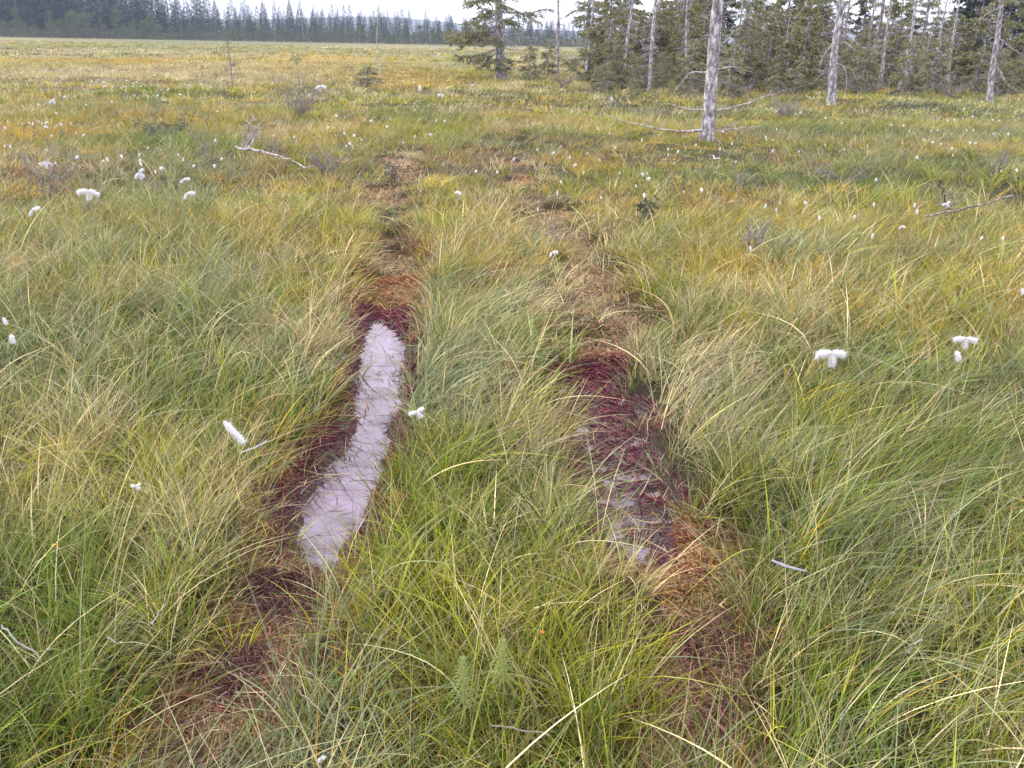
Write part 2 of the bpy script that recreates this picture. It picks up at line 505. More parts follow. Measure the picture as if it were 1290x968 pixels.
# ------------------------------------------------------------------ grass
def grass_band(name, y0, y1, tufts_m2, per, L0, L1, w0, w1, segs, seed, mat=M_blade, spread=.06, kinds=None, flat=0.0, curl=1.0, rut=1.0, red=0.0):
    rs = np.random.RandomState(seed)
    # roots spread over the ground in view and a margin on either side
    ya = np.sqrt(rs.rand(int(tufts_m2 * (y1 ** 2 - y0 ** 2) * .75 + tufts_m2 * (y1 - y0) * 1.9)) * (y1 ** 2 - y0 ** 2) + y0 ** 2) if y0 > 3 else y0 + (y1 - y0) * rs.rand(int(tufts_m2 * (y1 - y0) * 2 * (.62 * math.hypot((y0 + y1) / 2, 1.6) + .7)))
    hw = .62 * np.hypot(ya, 1.6) + .7
    xa = (rs.rand(len(ya)) * 2 - 1) * hw
    W, dens, hm, lean, px, py = zone_fields(xa, ya)
    keep = rs.rand(len(xa)) < dens * ((.62 + .65 * fbm(xa, ya, .5, 60, 2)) if L1 > .25 else 1.2)
    if y0 < 14:
        ru = rutfield(xa, ya)
        inr = 1 - sst(-.06, .06, ru)
        keep &= rs.rand(len(xa)) > inr * np.where(ya > 4.2, .30, .34) * rut
        hm = hm * (1 - np.where(ya > 4.2, .38, .42) * inr)
        W = W.copy(); fa_ = sst(3.8, 4.6, ya); W[:, 3] += inr * (.12 + .95 * fa_); W[:, 5] += inr * (.45 - .3 * fa_); W[:, 6] += inr * (.35 + .15 * fa_); W /= W.sum(1, keepdims=True)
        dm = np.minimum(sdf(MUD_A, xa, ya) + (fbm(xa, ya, .16, 160, 2) - .5) * .16, mudf(MUD_B, xa, ya))
        dw = np.minimum(sdf(POOL_A, xa, ya), sdf(POOL_B, xa, ya))
        dm = dm + (.05 if L1 < .15 else 0)
        sparse = rs.rand(len(xa)) < np.where(dw < 0, .06, .12) * (rut if flat == 0 else 9)
        keep &= (dm > spread * .35) | (sparse & (dw > -.16))
        hm = np.where(dm < spread * .35, hm * .5, hm)
    xa, ya, W, hm, lean = xa[keep], ya[keep], W[keep], hm[keep], lean[keep]
    nt_ = len(xa)
    cum = W.cumsum(1)
    if kinds is not None:
        cum = (W * kinds + 1e-4); cum /= cum.sum(1, keepdims=True); cum = cum.cumsum(1)
    kd = (rs.rand(nt_, 1) > cum).sum(1).clip(0, 6)
    # to blades
    rep = np.repeat(np.arange(nt_), per)
    n = len(rep)
    kb = kd[rep]
    sw = rs.rand(n) < .30
    kb = np.where(sw, (rs.rand(n, 1) > cum[rep]).sum(1).clip(0, 6), kb)
    dead = rs.rand(n) < .10
    kb = np.where(dead, 3, kb)
    ang = rs.rand(n) * 2 * PI; rad = spread * np.sqrt(rs.rand(n))
    x = xa[rep] + np.cos(ang) * rad; y = ya[rep] + np.sin(ang) * rad
    z = height(x, y) - .012
    root = np.stack([x, y, z], -1)
    flow = (fbm(xa, ya, 1.1, 77, 2) - .5) * 3.5
    dx = np.cos(ang) * .30 + (lean * .8 + (np.sin(flow) * .16))[rep] + (rs.randn(nt_) * .16)[rep] + rs.randn(n) * .2
    dy = np.sin(ang) * .30 + (np.cos(flow * 1.3) * .12 - .06)[rep] + (rs.randn(nt_) * .16)[rep] + rs.randn(n) * .2
    dz = np.full(n, 1.0) * (1 - flat) + flat * .25
    d = norm(np.stack([dx * (1 + flat), dy * (1 + flat), dz], -1))
    L = (L0 + (L1 - L0) * rs.rand(n) ** 1.3) * (hm[rep] * (.75 + .5 * rs.rand(nt_)[rep]))
    L *= np.array([1, .95, 1.05, 1.05, .85, .7, .7])[kb]
    lat = norm(np.stack([dx, dy, np.zeros(n)], -1))
    c_ = curl * (.12 + .55 * rs.rand(n) ** 1.6)
    bend = lat * c_[:, None] + np.array([0, 0, -1.0]) * (c_ * .75)[:, None]
    fa = rs.rand(n) * 2 * PI
    side = norm(np.cross(d, np.stack([np.cos(fa), np.sin(fa), .2 * np.ones(n)], -1)))
    Wd = w0 + (w1 - w0) * rs.rand(n) ** 2
    col = KC[kb] * np.exp(rs.randn(n, 1) * (.34 if y0 < 8 else .2)) * np.exp(rs.randn(nt_, 1)[rep] * .24) * np.exp(rs.randn(n, 3) * .06)
    tp = col * .6 + np.array([.34, .29, .17]) * .4
    V, F, C = strip_geo(root, d, bend, L, Wd, side, segs, col, tp)
    return V, F, C


def merge(lst):
    Vs, Fs, Cs = [], [], []; k = 0
    for V, F, C in lst:
        Vs.append(V); Fs.append(F + k); Cs.append(C); k += len(V)
    return np.concatenate(Vs), np.concatenate(Fs), np.concatenate(Cs)


KG = np.array([1, 1, 1, .6, .6, .3, .3])
V, F, C = merge([
    grass_band('a', .95, 3.6, 135, 24, .14, .35, .0018, .0042, 5, 1, curl=.8),
    grass_band('a', .95, 3.6, 16, 8, .26, .48, .003, .0062, 8, 2, spread=.03, kinds=np.array([1, .5, 1.6, .6, 0, 0, 0.]), curl=1.4)])
tag(make_mesh('sedge_grass', V, F, M_blade, C), 'fresh and grey green sedge blades filling the foreground round the ruts', 'grass', kind='stuff')
V, F, C = merge([
    grass_band('a', 3.6, 8.0, 80, 22, .14, .34, .0028, .0056, 4, 3, curl=.8),
    grass_band('a', 3.6, 8.0, 14, 8, .28, .48, .004, .0085, 6, 4, spread=.03, kinds=np.array([.8, .5, 1.8, 1, 0, 0, 0.]), curl=1.5)])
tag(make_mesh('bog_grass', V, F, M_blade, C), 'sedge and yellow bog grass in the middle distance around the wheel tracks', 'grass', kind='stuff')
V, F, C = merge([
    grass_band('a', 8.0, 20.0, 15, 26, .14, .34, .004, .009, 3, 5, spread=.10),
    grass_band('a', 20.0, 55.0, 2.6, 26, .14, .32, .012, .022, 2, 6, spread=.22),
    grass_band('a', 55.0, 160.0, .34, 16, .16, .34, .04, .07, 2, 7, spread=.5)])
tag(make_mesh('distant_grass', V, F, M_blade, C), 'ochre and olive grass stretching over the open bog to the trees', 'grass', kind='stuff')
# short carpet of young leaves and moss heads under the tall sedge
CK = np.array([.7, .9, .5, .8, 1.1, .7, .5])
V, F, C = merge([
    grass_band('a', .95, 3.8, 190, 20, .03, .10, .0022, .0048, 2, 101, kinds=CK, flat=.35, curl=.5, spread=.07, rut=.2),
    grass_band('a', 3.8, 9.0, 100, 16, .04, .12, .004, .008, 2, 102, kinds=CK, flat=.35, curl=.5, spread=.08, rut=.1),
    grass_band('a', 9.0, 22.0, 24, 20, .05, .14, .009, .016, 1, 103, kinds=CK, flat=.3, curl=.3, spread=.14, rut=0),
    grass_band('a', 22.0, 60.0, 2.4, 22, .07, .17, .03, .05, 1, 104, kinds=CK, flat=.3, curl=.3, spread=.4, rut=0)])
tag(make_mesh('short_grass', V, F, M_blade, C), 'short mixed leaves and moss heads carpeting the bog under the tall sedge', 'grass', kind='stuff')
# thatch of fallen dry leaves at the foot of the sedge
V, F, C = merge([
    grass_band('a', .95, 3.8, 130, 10, .06, .20, .0015, .0035, 3, 8, kinds=np.array([.2, .2, .4, 2.2, .8, 2.5, 1.0]), flat=.85, curl=.3, rut=0),
    grass_band('a', 3.8, 9.0, 60, 8, .08, .22, .0025, .005, 2, 9, kinds=np.array([.2, .2, .4, 2, .8, 2.5, 1.0]), flat=.85, curl=.3, rut=0)])
tag(make_mesh('dry_grass', V, F, M_blade, C), 'brown and straw coloured fallen leaves matted at the foot of the grass', 'grass', kind='stuff')


# ------------------------------------------------------------------ sphagnum on the banks and in the lower ruts
def moss():
    rs = np.random.RandomState(21)
    out_ = []
    areas = [(MUD_A, 80000, 1), (MUD_B, 60000, 1)] + [(R, int(k), 0) for R, k in zip(RUTS, (34000, 52000, 80000, 42000))]
    for P_, cnt, mud in areas:
        lo = P_.min(0) - .22; hi = P_.max(0) + .22
        area = (hi - lo).prod()
        x = lo[0] + (hi[0] - lo[0]) * rs.rand(cnt * 2); y = lo[1] + (hi[1] - lo[1]) * rs.rand(cnt * 2)
        k = (mudf(P_, x, y) if mud else sdf(P_, x, y) + (fbm(x, y, .15, 44) - .5) * .22) < .03
        k &= (y < 8) & ((sdf(P_, x, y) < 0.0) | (mud == 0)) if False else (y < 13)
        if not mud: k &= (rutfield(x, y) < .0)
        x, y = x[k], y[k]
        z = height(x, y)
        dp = np.minimum(sdf(POOL_A, x, y), sdf(POOL_B, x, y))
        k = (z > WL + .006) & ((dp > .03) | (rs.rand(len(x)) < .35))
        x, y, z, dp = x[k], y[k], z[k], dp[k]
        n = len(x)
        nz = fbm(x, y, .16, 50, 3)
        inA = sdf(MUD_B, x, y) < .02
        q = sst(.06, .24, dp + (nz - .5) * .42)
        mar = np.array([.135, .018, .045]); org = np.array([.28, .135, .06]); yel = np.array([.30, .22, .06]); brn = np.array([.11, .028, .032])
        if mud: col = mar * (1 - q)[:, None] + org * q[:, None]
        else:
            q2 = sst(.44, .56, nz)[:, None]; q3 = sst(.55, .68, fbm(x, y, .3, 63))[:, None]
            q2 = q2 * .75; col = brn * (1 - q2) + org * q2; col = (col * (1 - q3 * .8) + yel * q3 * .8) * .8 + .02
        if not mud:
            px_, py_ = project(x, y, np.zeros(n))
            for bx, by, br in ((865, 685, 42), (835, 735, 34), (770, 465, 30), (700, 620, 0.1), (600, 930, 30)):
                g_ = np.exp(-((px_ - bx) ** 2 + (py_ - by) ** 2) / br ** 2)[:, None]; col = col * (1 - g_) + np.array([.36, .18, .06]) * g_
        col = col * np.exp(rs.randn(n, 1) * .35) * np.exp(rs.randn(n, 3) * .08)
        a_ = rs.rand(n) * 2 * PI
        d = norm(np.stack([np.cos(a_) * .8, np.sin(a_) * .8, .25 + .8 * rs.rand(n)], -1))
        fa = rs.rand(n) * 2 * PI
        side = norm(np.cross(d, np.stack([np.cos(fa), np.sin(fa), .3 * np.ones(n)], -1)))
        L = .010 + .034 * rs.rand(n) ** 2; W_ = .0025 + .003 * rs.rand(n)
        g_ = 1 + np.clip(y - 3, 0, 20) * .3; L = L * g_; W_ = W_ * g_
        if not mud:
            u = sst(3.6, 4.8, y)[:, None]; col = col * (1 - u) + np.array([.31, .185, .105]) * np.exp(rs.randn(n, 1) * .3) * u
        bend = np.stack([rs.randn(n) * .2, rs.randn(n) * .2, -.3 - .3 * rs.rand(n)], -1)
        out_.append(strip_geo(np.stack([x, y, z - .002], -1), d, bend, L, W_, side, 2, col, None, 'leaf'))
    V, F, C = merge(out_)
    tag(make_mesh('sphagnum_moss', V, F, M_moss, C), 'maroon and orange moss lining the muddy banks of the wheel ruts', 'moss', kind='stuff')


moss()


def litter():
    rs = np.random.RandomState(5)
    X = []; Y = []; 
    for P_, c in ((POOL_A, 55), (POOL_B, 150), (MUD_A, 330), (MUD_B, 200), (RUTS[1], 90), (RUTS[2], 110), (RUTS[0], 1400), (RUTS[3], 2600)):
        lo = P_.min(0); hi = P_.max(0); got = 0
        while got < c:
            x = lo[0] + (hi[0] - lo[0]) * rs.rand(); y = lo[1] + (hi[1] - lo[1]) * rs.rand()
            if sdf(P_, np.array([x]), np.array([y]))[0] < 0: X.append(x); Y.append(y); got += 1
    x = np.array(X); y = np.array(Y); n = len(x)
    z = np.maximum(height(x, y), WL) + .006
    a_ = rs.rand(n) * 2 * PI
    el = np.where(rs.rand(n) < .25, .6 * rs.rand(n), .04)
    d = norm(np.stack([np.cos(a_), np.sin(a_), el], -1))
    L = .03 + .17 * rs.rand(n) ** 2
    side = norm(np.cross(d, np.stack([0 * x, 0 * x, 1 + 0 * x], -1)) + np.stack([0 * x, 0 * x, .3 * rs.rand(n)], -1))
    pal = np.array([[.10, .05, .06], [.34, .27, .17], [.42, .33, .21], [.30, .12, .08], [.18, .19, .07]])
    col = pal[rs.randint(0, 5, n)] * np.exp(rs.randn(n, 1) * .25)
    bend = np.stack([rs.randn(n) * .25, rs.randn(n) * .25, 0 * x], -1)
    V, F, C = strip_geo(np.stack([x, y, z], -1), d, bend, L, .002 + .0035 * rs.rand(n), side, 4, col)
    tag(make_mesh('plant_litter', V, F, M_blade, C), 'dead stems and leaf scraps lying on the water and mud of the ruts', 'litter', kind='stuff')


litter()


# ------------------------------------------------------------------ trees
def crv(p0, d0, L, n, drop, up, rs, wob=.05):
    """a limb: starts along d0, sags by drop, tip turns up"""
    t = np.linspace(0, 1, n)
    P_ = p0 + np.outer(t * L, d0)
    P_[:, 2] += L * (-drop * t ** 1.5 + up * t ** 3)
    P_[1:] += rs.randn(n - 1, 3) * wob * L * .2
    return P_


def foliage_on(pts_dirs, rs, L, W, cols, jitter=.5, hang=.15):
    P_ = np.array([p for p, d in pts_dirs]); D = np.array([d for p, d in pts_dirs])
    n = len(P_)
    D = norm(D + rs.randn(n, 3) * jitter + np.array([0, 0, -hang]))
    fa = rs.randn(n, 3)
    side = norm(np.cross(D, fa))
    col = cols[rs.randint(0, len(cols), n)] * np.exp(rs.randn(n, 1) * .25)
    return strip_geo(P_, D, rs.randn(n, 3) * .15, L * (.6 + .8 * rs.rand(n)), W * (.7 + .6 * rs.rand(n)), side, 1 if L > .2 else 2, col, None, 'leaf')


SPR = np.array([[.085, .105, .055], [.14, .155, .045], [.21, .21, .045], [.17, .16, .145], [.25, .235, .055], [.21, .195, .19]])
SPRD = np.array([[.020, .034, .030], [.028, .046, .034], [.042, .060, .036]])


def spruce(name, Ht, r0_, crown_r, bare, seed, pal=SPR, dens=1.0, dead=.4, lean=(0, 0), droop=.35, lowr=None, fl=.11, fw=.022, whorl=.24):
    """bog spruce: lichened trunk, dead grey lower limbs, patchy needle crown"""
    rs = np.random.RandomState(seed)
    root = empty(name, (0, 0, 0))
    n = 14
    t = np.linspace(0, 1, n)
    tr = np.stack([lean[0] * t * Ht + .03 * np.sin(t * 7 + seed), lean[1] * t * Ht + .03 * np.cos(t * 6 + seed), t * Ht - .08], -1)
    mb = MB(); rad = r0_ * (1 - t) ** .8 + .008; rad[0] *= 1.45; rad[1] *= 1.05
    mb.tube(tr, rad, 10, rough=.22)
    mb.build('trunk', M_bark, root, True)
    lb = MB(); fol = []
    z = .12
    while z < Ht * .985:
        k = z / Ht
        c = np.array([np.interp(z, tr[:, 2], tr[:, 0]), np.interp(z, tr[:, 2], tr[:, 1]), z])
        Lr = crown_r * (1 - k) ** .6 * (.7 + .3 * min(1, k * 6)) * (.55 + .9 * rs.rand())
        for b_ in range(rs.randint(3, 6)):
            az = rs.rand() * 2 * PI
            L = Lr * (.45 + .75 * rs.rand())
            isdead = rs.rand() < (dead if z > bare else 1.0)
            if z < bare and rs.rand() < .45: continue
            if isdead: L *= .75
            d0 = np.array([math.cos(az), math.sin(az), .10 * rs.randn() + .05 - .25 * (1 - k)])
            P_ = crv(c, d0, L, 7, droop * (.6 + .6 * rs.rand()), droop * .9 * rs.rand() + .08, rs)
            br = .006 + .012 * L * (1 - k * .5)
            lb.tube(P_, np.linspace(br, .003, 7), 4)
            # side twigs
            nt2 = int(L / .13) + 2
            for q in range(nt2):
                s_ = .15 + .85 * rs.rand()
                p = P_[min(5, int(s_ * 6))] * (1 - (s_ * 6) % 1) + P_[min(6, int(s_ * 6) + 1)] * ((s_ * 6) % 1)
                sd = rs.choice([-1, 1]) * (.6 + .5 * rs.rand())
                a2 = az + sd
                l2 = L * .42 * (1.15 - s_) * (.5 + .8 * rs.rand()) + .06
                d2 = np.array([math.cos(a2), math.sin(a2), -.25 + .35 * rs.rand() - .25 * rs.rand()])
                Q = crv(p, d2, l2, 4, .25, .05, rs)
                lb.tube(Q, np.linspace(.0045, .002, 4), 3)
                if isdead:
                    for w_ in range(3):
                        e = Q[rs.randint(1, 4)]
                        lb.tube(np.stack([e, e + rs.randn(3) * .07 + np.array([0, 0, -.03])]), [.002, .001], 3)
                if (not isdead) and s_ > .22:
                    m_ = max(2, int(l2 / .035 * dens))
                    for w_ in range(m_):
                        u = rs.rand(); ii = min(2, int(u * 3)); pp = Q[ii] * (1 - (u * 3) % 1) + Q[ii + 1] * ((u * 3) % 1)
                        fol.append((pp + rs.randn(3) * .012, norm(Q[ii + 1] - Q[ii])))
            if not isdead:
                for w_ in range(int(L / .03 * dens)):
                    u = .3 + .7 * rs.rand(); ii = min(5, int(u * 6)); pp = P_[ii] * (1 - (u * 6) % 1) + P_[ii + 1] * ((u * 6) % 1)
                    fol.append((pp + rs.randn(3) * .015, norm(P_[ii + 1] - P_[ii])))
        z += whorl * (.6 + .8 * rs.rand()) * (1 if k < .6 else .8)
    lb.build('branches', M_bark, root)
    if fol:
        V, F, C = foliage_on(fol, rs, fl, fw, pal)
        make_mesh('crown', V, F, M_needle, C, parent=root)
    return root


def ground_at(px, py):
    p = onz(px, py, 0)
    z = float(height(np.array([p[0]]), np.array([p[1]]))[0])
    return (p[0], p[1], z)


def place(o, px, py, rz, sc, label, group=None, cat='tree'):
    g = ground_at(px, py)
    o.location = g; o.rotation_euler = (rsx.uniform(-.06, .06), rsx.uniform(-.06, .06), rz); o.scale = (sc, sc, sc)
    tag(o, label, cat, group)
    return o


rsx = random.Random(4)
protoA = spruce('spruce_tree', 6.5, .15, 1.7, .45, 31, dens=1.2, dead=.45, lean=(.02, 0), fl=.14, fw=.04, whorl=.22)
protoB = spruce('spruce_tree', 7.5, .12, 1.6, .35, 32, dens=1.2, dead=.4, lean=(.03, .01), fl=.14, fw=.04, whorl=.2)
protoC = spruce('spruce_tree', 4.2, .07, 1.5, .08, 33, pal=SPR[1:], dens=1.7, dead=.15, lean=(-.02, 0), fl=.13, fw=.04, whorl=.17)
protoD = spruce('spruce_tree', 8.5, .15, 1.9, .3, 34, pal=SPRD, dens=1.7, dead=.10, fl=.17, fw=.06, whorl=.2)
protoE = spruce('young_spruce', 1.7, .03, .75, .02, 35, pal=SPR[1:], dens=1.8, dead=.08, fl=.08, fw=.024, whorl=.11)
protoF = spruce('dead_spruce', 6.0, .07, .9, 9, 36, dead=1.0, droop=.3)
used = set()


def put(proto, *a, **kw):
    if proto.name in used: o = copy_tree(proto)
    else: o = proto; used.add(proto.name)
    return place(o, *a, **kw)


G1 = 'spruces in the thicket at the right edge of the bog'
centre = spruce('spruce_tree', 7.0, .20, 2.6, .3, 41, dens=1.3, dead=.55, droop=.16, fl=.14, fw=.04, whorl=.20)
place(centre, 632, 100, .4, 1.0, 'shaggy lone spruce with thick trunk and tiered branches in the middle background')
put(protoF, 703, 96, 0, 1.0, 'thin bare dead trunk standing just right of the lone spruce', cat='dead tree')
put(protoE, 668, 104, 1, .85, 'low spreading young spruce at the foot of the lone spruce', cat='tree')
put(protoE, 690, 98, 2.2, 1.0, 'small young spruce in front of the thin dead trunk', cat='tree')
# (proto, px, base py, scale, label)
TH = [
    (protoA, 789, 96, .95, 'lichen grey spruce behind the left end of the thicket'),
    (protoC, 762, 108, .9, 'greyish bushy spruce at the left end of the thicket'),
    (protoB, 848, 96, 1.0, 'thin trunked spruce left of the bare leaning trunk in front'),
    (protoA, 929, 96, 1.15, 'thick grey spruce just behind the bare leaning trunk'),
    (protoC, 880, 104, 1.0, 'green spruce hidden behind the bare leaning trunk'),
    (protoC, 985, 106, 1.1, 'green spruce between the two grey trunks of the thicket'),
    (protoB, 1095, 104, .95, 'slender spruce right of the lichened trunk with broken limbs'),
    (protoA, 1157, 100, .9, 'spruce with a pale bare lower trunk deep in the thicket'),
    (protoC, 1125, 108, .95, 'mid green spruce with low branches near the thicket edge'),
    (protoD, 1212, 98, 1.0, 'dark dense spruce behind the slim grey trunk'),
    (protoD, 1262, 96, 1.1, 'dark dense spruce at the right edge of the picture'),
    (protoC, 1282, 112, 1.0, 'yellow green spruce at the far right edge'),
    (protoC, 820, 100, .85, 'short green spruce left of the bare leaning trunk'),
    (protoB, 1022, 100, 1.0, 'spruce just left of the lichened trunk with broken limbs'),
]
for i, (pr, px, py, sc, lb) in enumerate(TH):
    put(pr, px, py, i * 2.1 + .3, sc, lb, group=G1)
rsx = random.Random(4)
for k in range(30):
    px = 748 + k * 18.2 + rsx.uniform(-6, 6)
    put(protoC, px, rsx.uniform(97, 118), rsx.uniform(0, 6), rsx.uniform(.35, .9), 'bushy low spruce filling the thicket between the grey trunks', group='low bushy spruces filling the thicket')
for k in range(34):
    px = 742 + k * 16.3 + rsx.uniform(-9, 9)
    put(protoE, px, rsx.uniform(104, 114) + 14 * max(0, math.sin(k * 1.9)) , rsx.uniform(0, 6), rsx.uniform(.35, 1.25), 'low ragged young spruce along the uneven front of the thicket', group='young spruces along the uneven thicket front')
for k in range(26):
    put(protoF, 742 + k * 21 + rsx.uniform(-14, 14), rsx.uniform(98, 118), rsx.uniform(0, 6), rsx.uniform(.5, 1.0), 'dead grey spruce with bare twigs inside the thicket', group='dead grey spruces inside the thicket', cat='dead tree')
for k in range(20):
    px = 735 + k * 29 + rsx.uniform(-7, 7)
    py = rsx.choice([74, 78, 82, 87, 91]) + (px - 735) * .012
    pr = rsx.choice([protoA, protoB, protoC, protoD]) if px < 1150 else rsx.choice([protoD, protoD, protoB])
    put(pr, px, py, rsx.uniform(0, 6), rsx.uniform(.85, 1.2), 'spruce among the dense trees deep behind the thicket edge', group='spruces packed behind the thicket edge')
SM = [(752, 118, .55, 'tiny green spruce at the left foot of the thicket'), (832, 113, .6, 'small bright green spruce left of the leaning trunk'),
      (805, 116, .8, 'bushy young spruce under the left end of the thicket'), (865, 116, .7, 'young spruce close behind the leaning trunk'),
      (1000, 122, .8, 'young spruce left of the lichened trunk'), (975, 116, .8, 'young spruce right of the leaning trunk'),
      (1092, 117, .8, 'young spruce right of the lichened trunk'), (1180, 112, .85, 'slim young spruce in the gap before the dark trees'),
      (1140, 113, .8, 'low young spruce at the thicket edge'), (1225, 112, .9, 'young spruce in front of the dark dense trees'),
      (1275, 118, .9, 'young spruce at the right edge'), (1030, 112, .9, 'young spruce half behind the lichened trunk'),
      (780, 112, .9, 'young spruce among grey twigs at the thicket end')]
for i, (px, py, sc, lb) in enumerate(SM):
    put(protoE, px, py, i * 1.7, sc, lb, group='young spruces along the thicket edge')


def limb(mb, pts, r0_, r1_, rs, twigs=0, k=5, tl=.15):
    pts = np.array(pts, float)
    # smooth resample
    t = np.linspace(0, len(pts) - 1, len(pts) * 3)
    Q = np.stack([np.interp(t, np.arange(len(pts)), pts[:, c]) for c in range(3)], -1)
    Q[1:-1] = (Q[:-2] + 2 * Q[1:-1] + Q[2:]) / 4
    Q[1:-1] += rs.randn(len(Q) - 2, 3) * r0_ * .35
    mb.tube(Q, np.linspace(r0_, r1_, len(Q)), k, rough=.3)
    for _ in range(twigs):
        i = rs.randint(2, len(Q)); d = rs.randn(3); d[2] = abs(d[2]) * .5
        d = norm(d) * tl * (.4 + rs.rand())
        mb.tube(np.stack([Q[i], Q[i] + d * .5 + rs.randn(3) * .01, Q[i] + d]), [r1_ * 1.1, r1_ * .7, r1_ * .4], 3)


def leaning_trunk(name, base, top, Yd_top, r, label, seed, limbs, crown_seed):
    """a bare grey trunk whose foot and leaning line are taken from the photograph; its crown is above the frame"""
    rs = np.random.RandomState(seed)
    g = ground_at(*base)
    root = empty(name, g)
    go = np.array(g)
    b = np.array([0, 0, -.1]); e = aty(top[0], top[1], g[1] + Yd_top) - go
    d = (e - b) / np.linalg.norm(e - b)
    Ht = 6.5
    t = np.linspace(0, 1, 26)
    P_ = b + np.outer(t * Ht, d)
    P_[:, 0] += .035 * np.sin(t * 14 + seed) * t ** .3; P_[:, 1] += .02 * np.sin(t * 10)
    mb = MB(); rad = r * (1 - t) ** .75 + .012; rad[0] *= 1.35; rad[1] *= 1.08
    mb.tube(P_, rad, 12, rough=.16)
    mb.build('trunk', M_bark, root, True)
    for (pts, Ys, r0b, tw) in limbs:
        m2 = MB()
        Q = [aty(px, py - (7 if py > 150 else 0), g[1] + dy) - go for (px, py), dy in zip(pts, Ys)]
        limb(m2, Q, r0b * 1.25, .004, rs, tw)
        m2.build('dead_branch', M_deadwood, root, True)
    # stubs
    m3 = MB()
    for _ in range(170):
        i = rs.randint(1, 20); a_ = rs.rand() * 2 * PI; L = .04 + .55 * rs.rand() ** 2.2
        dd = np.array([math.cos(a_), math.sin(a_), rs.randn() * .3])
        m3.tube(np.stack([P_[i], P_[i] + dd * (rad[i] + L * .5), P_[i] + dd * (rad[i] + L) + [0, 0, -.12 * L - .01]]), [.007, .0045, .002], 4)
        for q in range(int(L * 9)):
            e = P_[i] + dd * (rad[i] + L * rs.rand()); m3.tube(np.stack([e, e + rs.randn(3) * .07 + [0, 0, -.03]]), [.0028, .0015], 3)
    m3.build('twig', M_twig, root)
    m4 = MB(); fol = []
    for _ in range(60):
        i = rs.randint(11, 26); a_ = rs.rand() * 2 * PI; L = (.3 + rs.rand()) * (1.25 - i / 26)
        Q = crv(P_[i], np.array([math.cos(a_), math.sin(a_), .1]), L, 6, .4, .3, rs)
        m4.tube(Q, np.linspace(.014, .004, 6), 4)
        for q in range(int(L * 60)):
            u = .3 + .7 * rs.rand(); pp = Q[min(5, int(u * 5))]
            fol.append((pp + rs.randn(3) * .07, rs.randn(3) * .5 + np.array([math.cos(a_), math.sin(a_), 0])))
    m4.build('branches', M_bark, root)
    V, F, C = foliage_on(fol, rs, .10, .022, SPR)
    make_mesh('crown', V, F, M_needle, C, parent=root)
    tag(root, label, 'tree')
    return root


leaning_trunk('pine_tree', (889, 180), (906, 0), .0, .105, 'pale grey lichened trunk leaning right with curved bare limbs at its foot', 51, [
    (((888, 172), (860, 173), (820, 168), (785, 160), (764, 152)), (0, -.15, -.3, -.5, -.7), .019, 8),
    (((892, 173), (920, 170), (945, 168), (960, 166)), (0, -.1, -.2, -.2), .012, 3),
    (((905, 173), (918, 168), (935, 158), (944, 152)), (-.1, -.2, -.4, -.5), .010, 3),
    (((886, 139), (862, 138), (838, 130)), (0, -.3, -.5), .014, 4),
    (((898, 139), (918, 138), (945, 128), (972, 120), (992, 113)), (0, -.2, -.4, -.6, -.9), .018, 9),
    (((894, 92), (872, 90), (862, 100), (852, 113)), (0, .3, .4, .3), .014, 6),
    (((899, 60), (915, 52), (925, 38)), (0, .3, .5), .012, 4),
    (((900, 88), (925, 84), (950, 92)), (0, .3, .4), .010, 5)], 1)
leaning_trunk('pine_tree', (1047, 132), (1058, 0), .0, .115, 'grey lichened trunk with broken drooping limbs in the thicket', 52, [
    (((1056, 35), (1072, 48), (1088, 62)), (0, -.1, -.2), .014, 3),
    (((1055, 45), (1068, 56), (1078, 64)), (0, -.2, -.3), .012, 3),
    (((1051, 78), (1064, 84), (1067, 102), (1065, 118)), (0, -.2, -.25, -.3), .010, 6),
    (((1053, 80), (1074, 88), (1080, 104)), (0, .1, .1), .009, 6),
    (((1049, 55), (1038, 70), (1032, 84)), (0, -.2, -.3), .012, 8),
    (((1049, 75), (1036, 92), (1022, 108)), (0, .2, .3), .012, 8)], 2)
leaning_trunk('pine_tree', (1247, 132), (1261, 0), .0, .085, 'slim grey trunk with pale dead twigs near the right edge', 53, [
    (((1260, 10), (1245, 16), (1234, 26)), (0, -.1, -.2), .010, 6),
    (((1259, 24), (1243, 26), (1232, 24)), (0, .1, .2), .010, 5),
    (((1257, 46), (1272, 60), (1290, 70)), (0, -.2, -.4), .012, 6),
    (((1253, 82), (1262, 92), (1270, 108), (1288, 120)), (0, -.2, -.4, -.5), .012, 5),
    (((1254, 84), (1264, 98), (1266, 110)), (0, -.2, -.3), .008, 2)], 3)

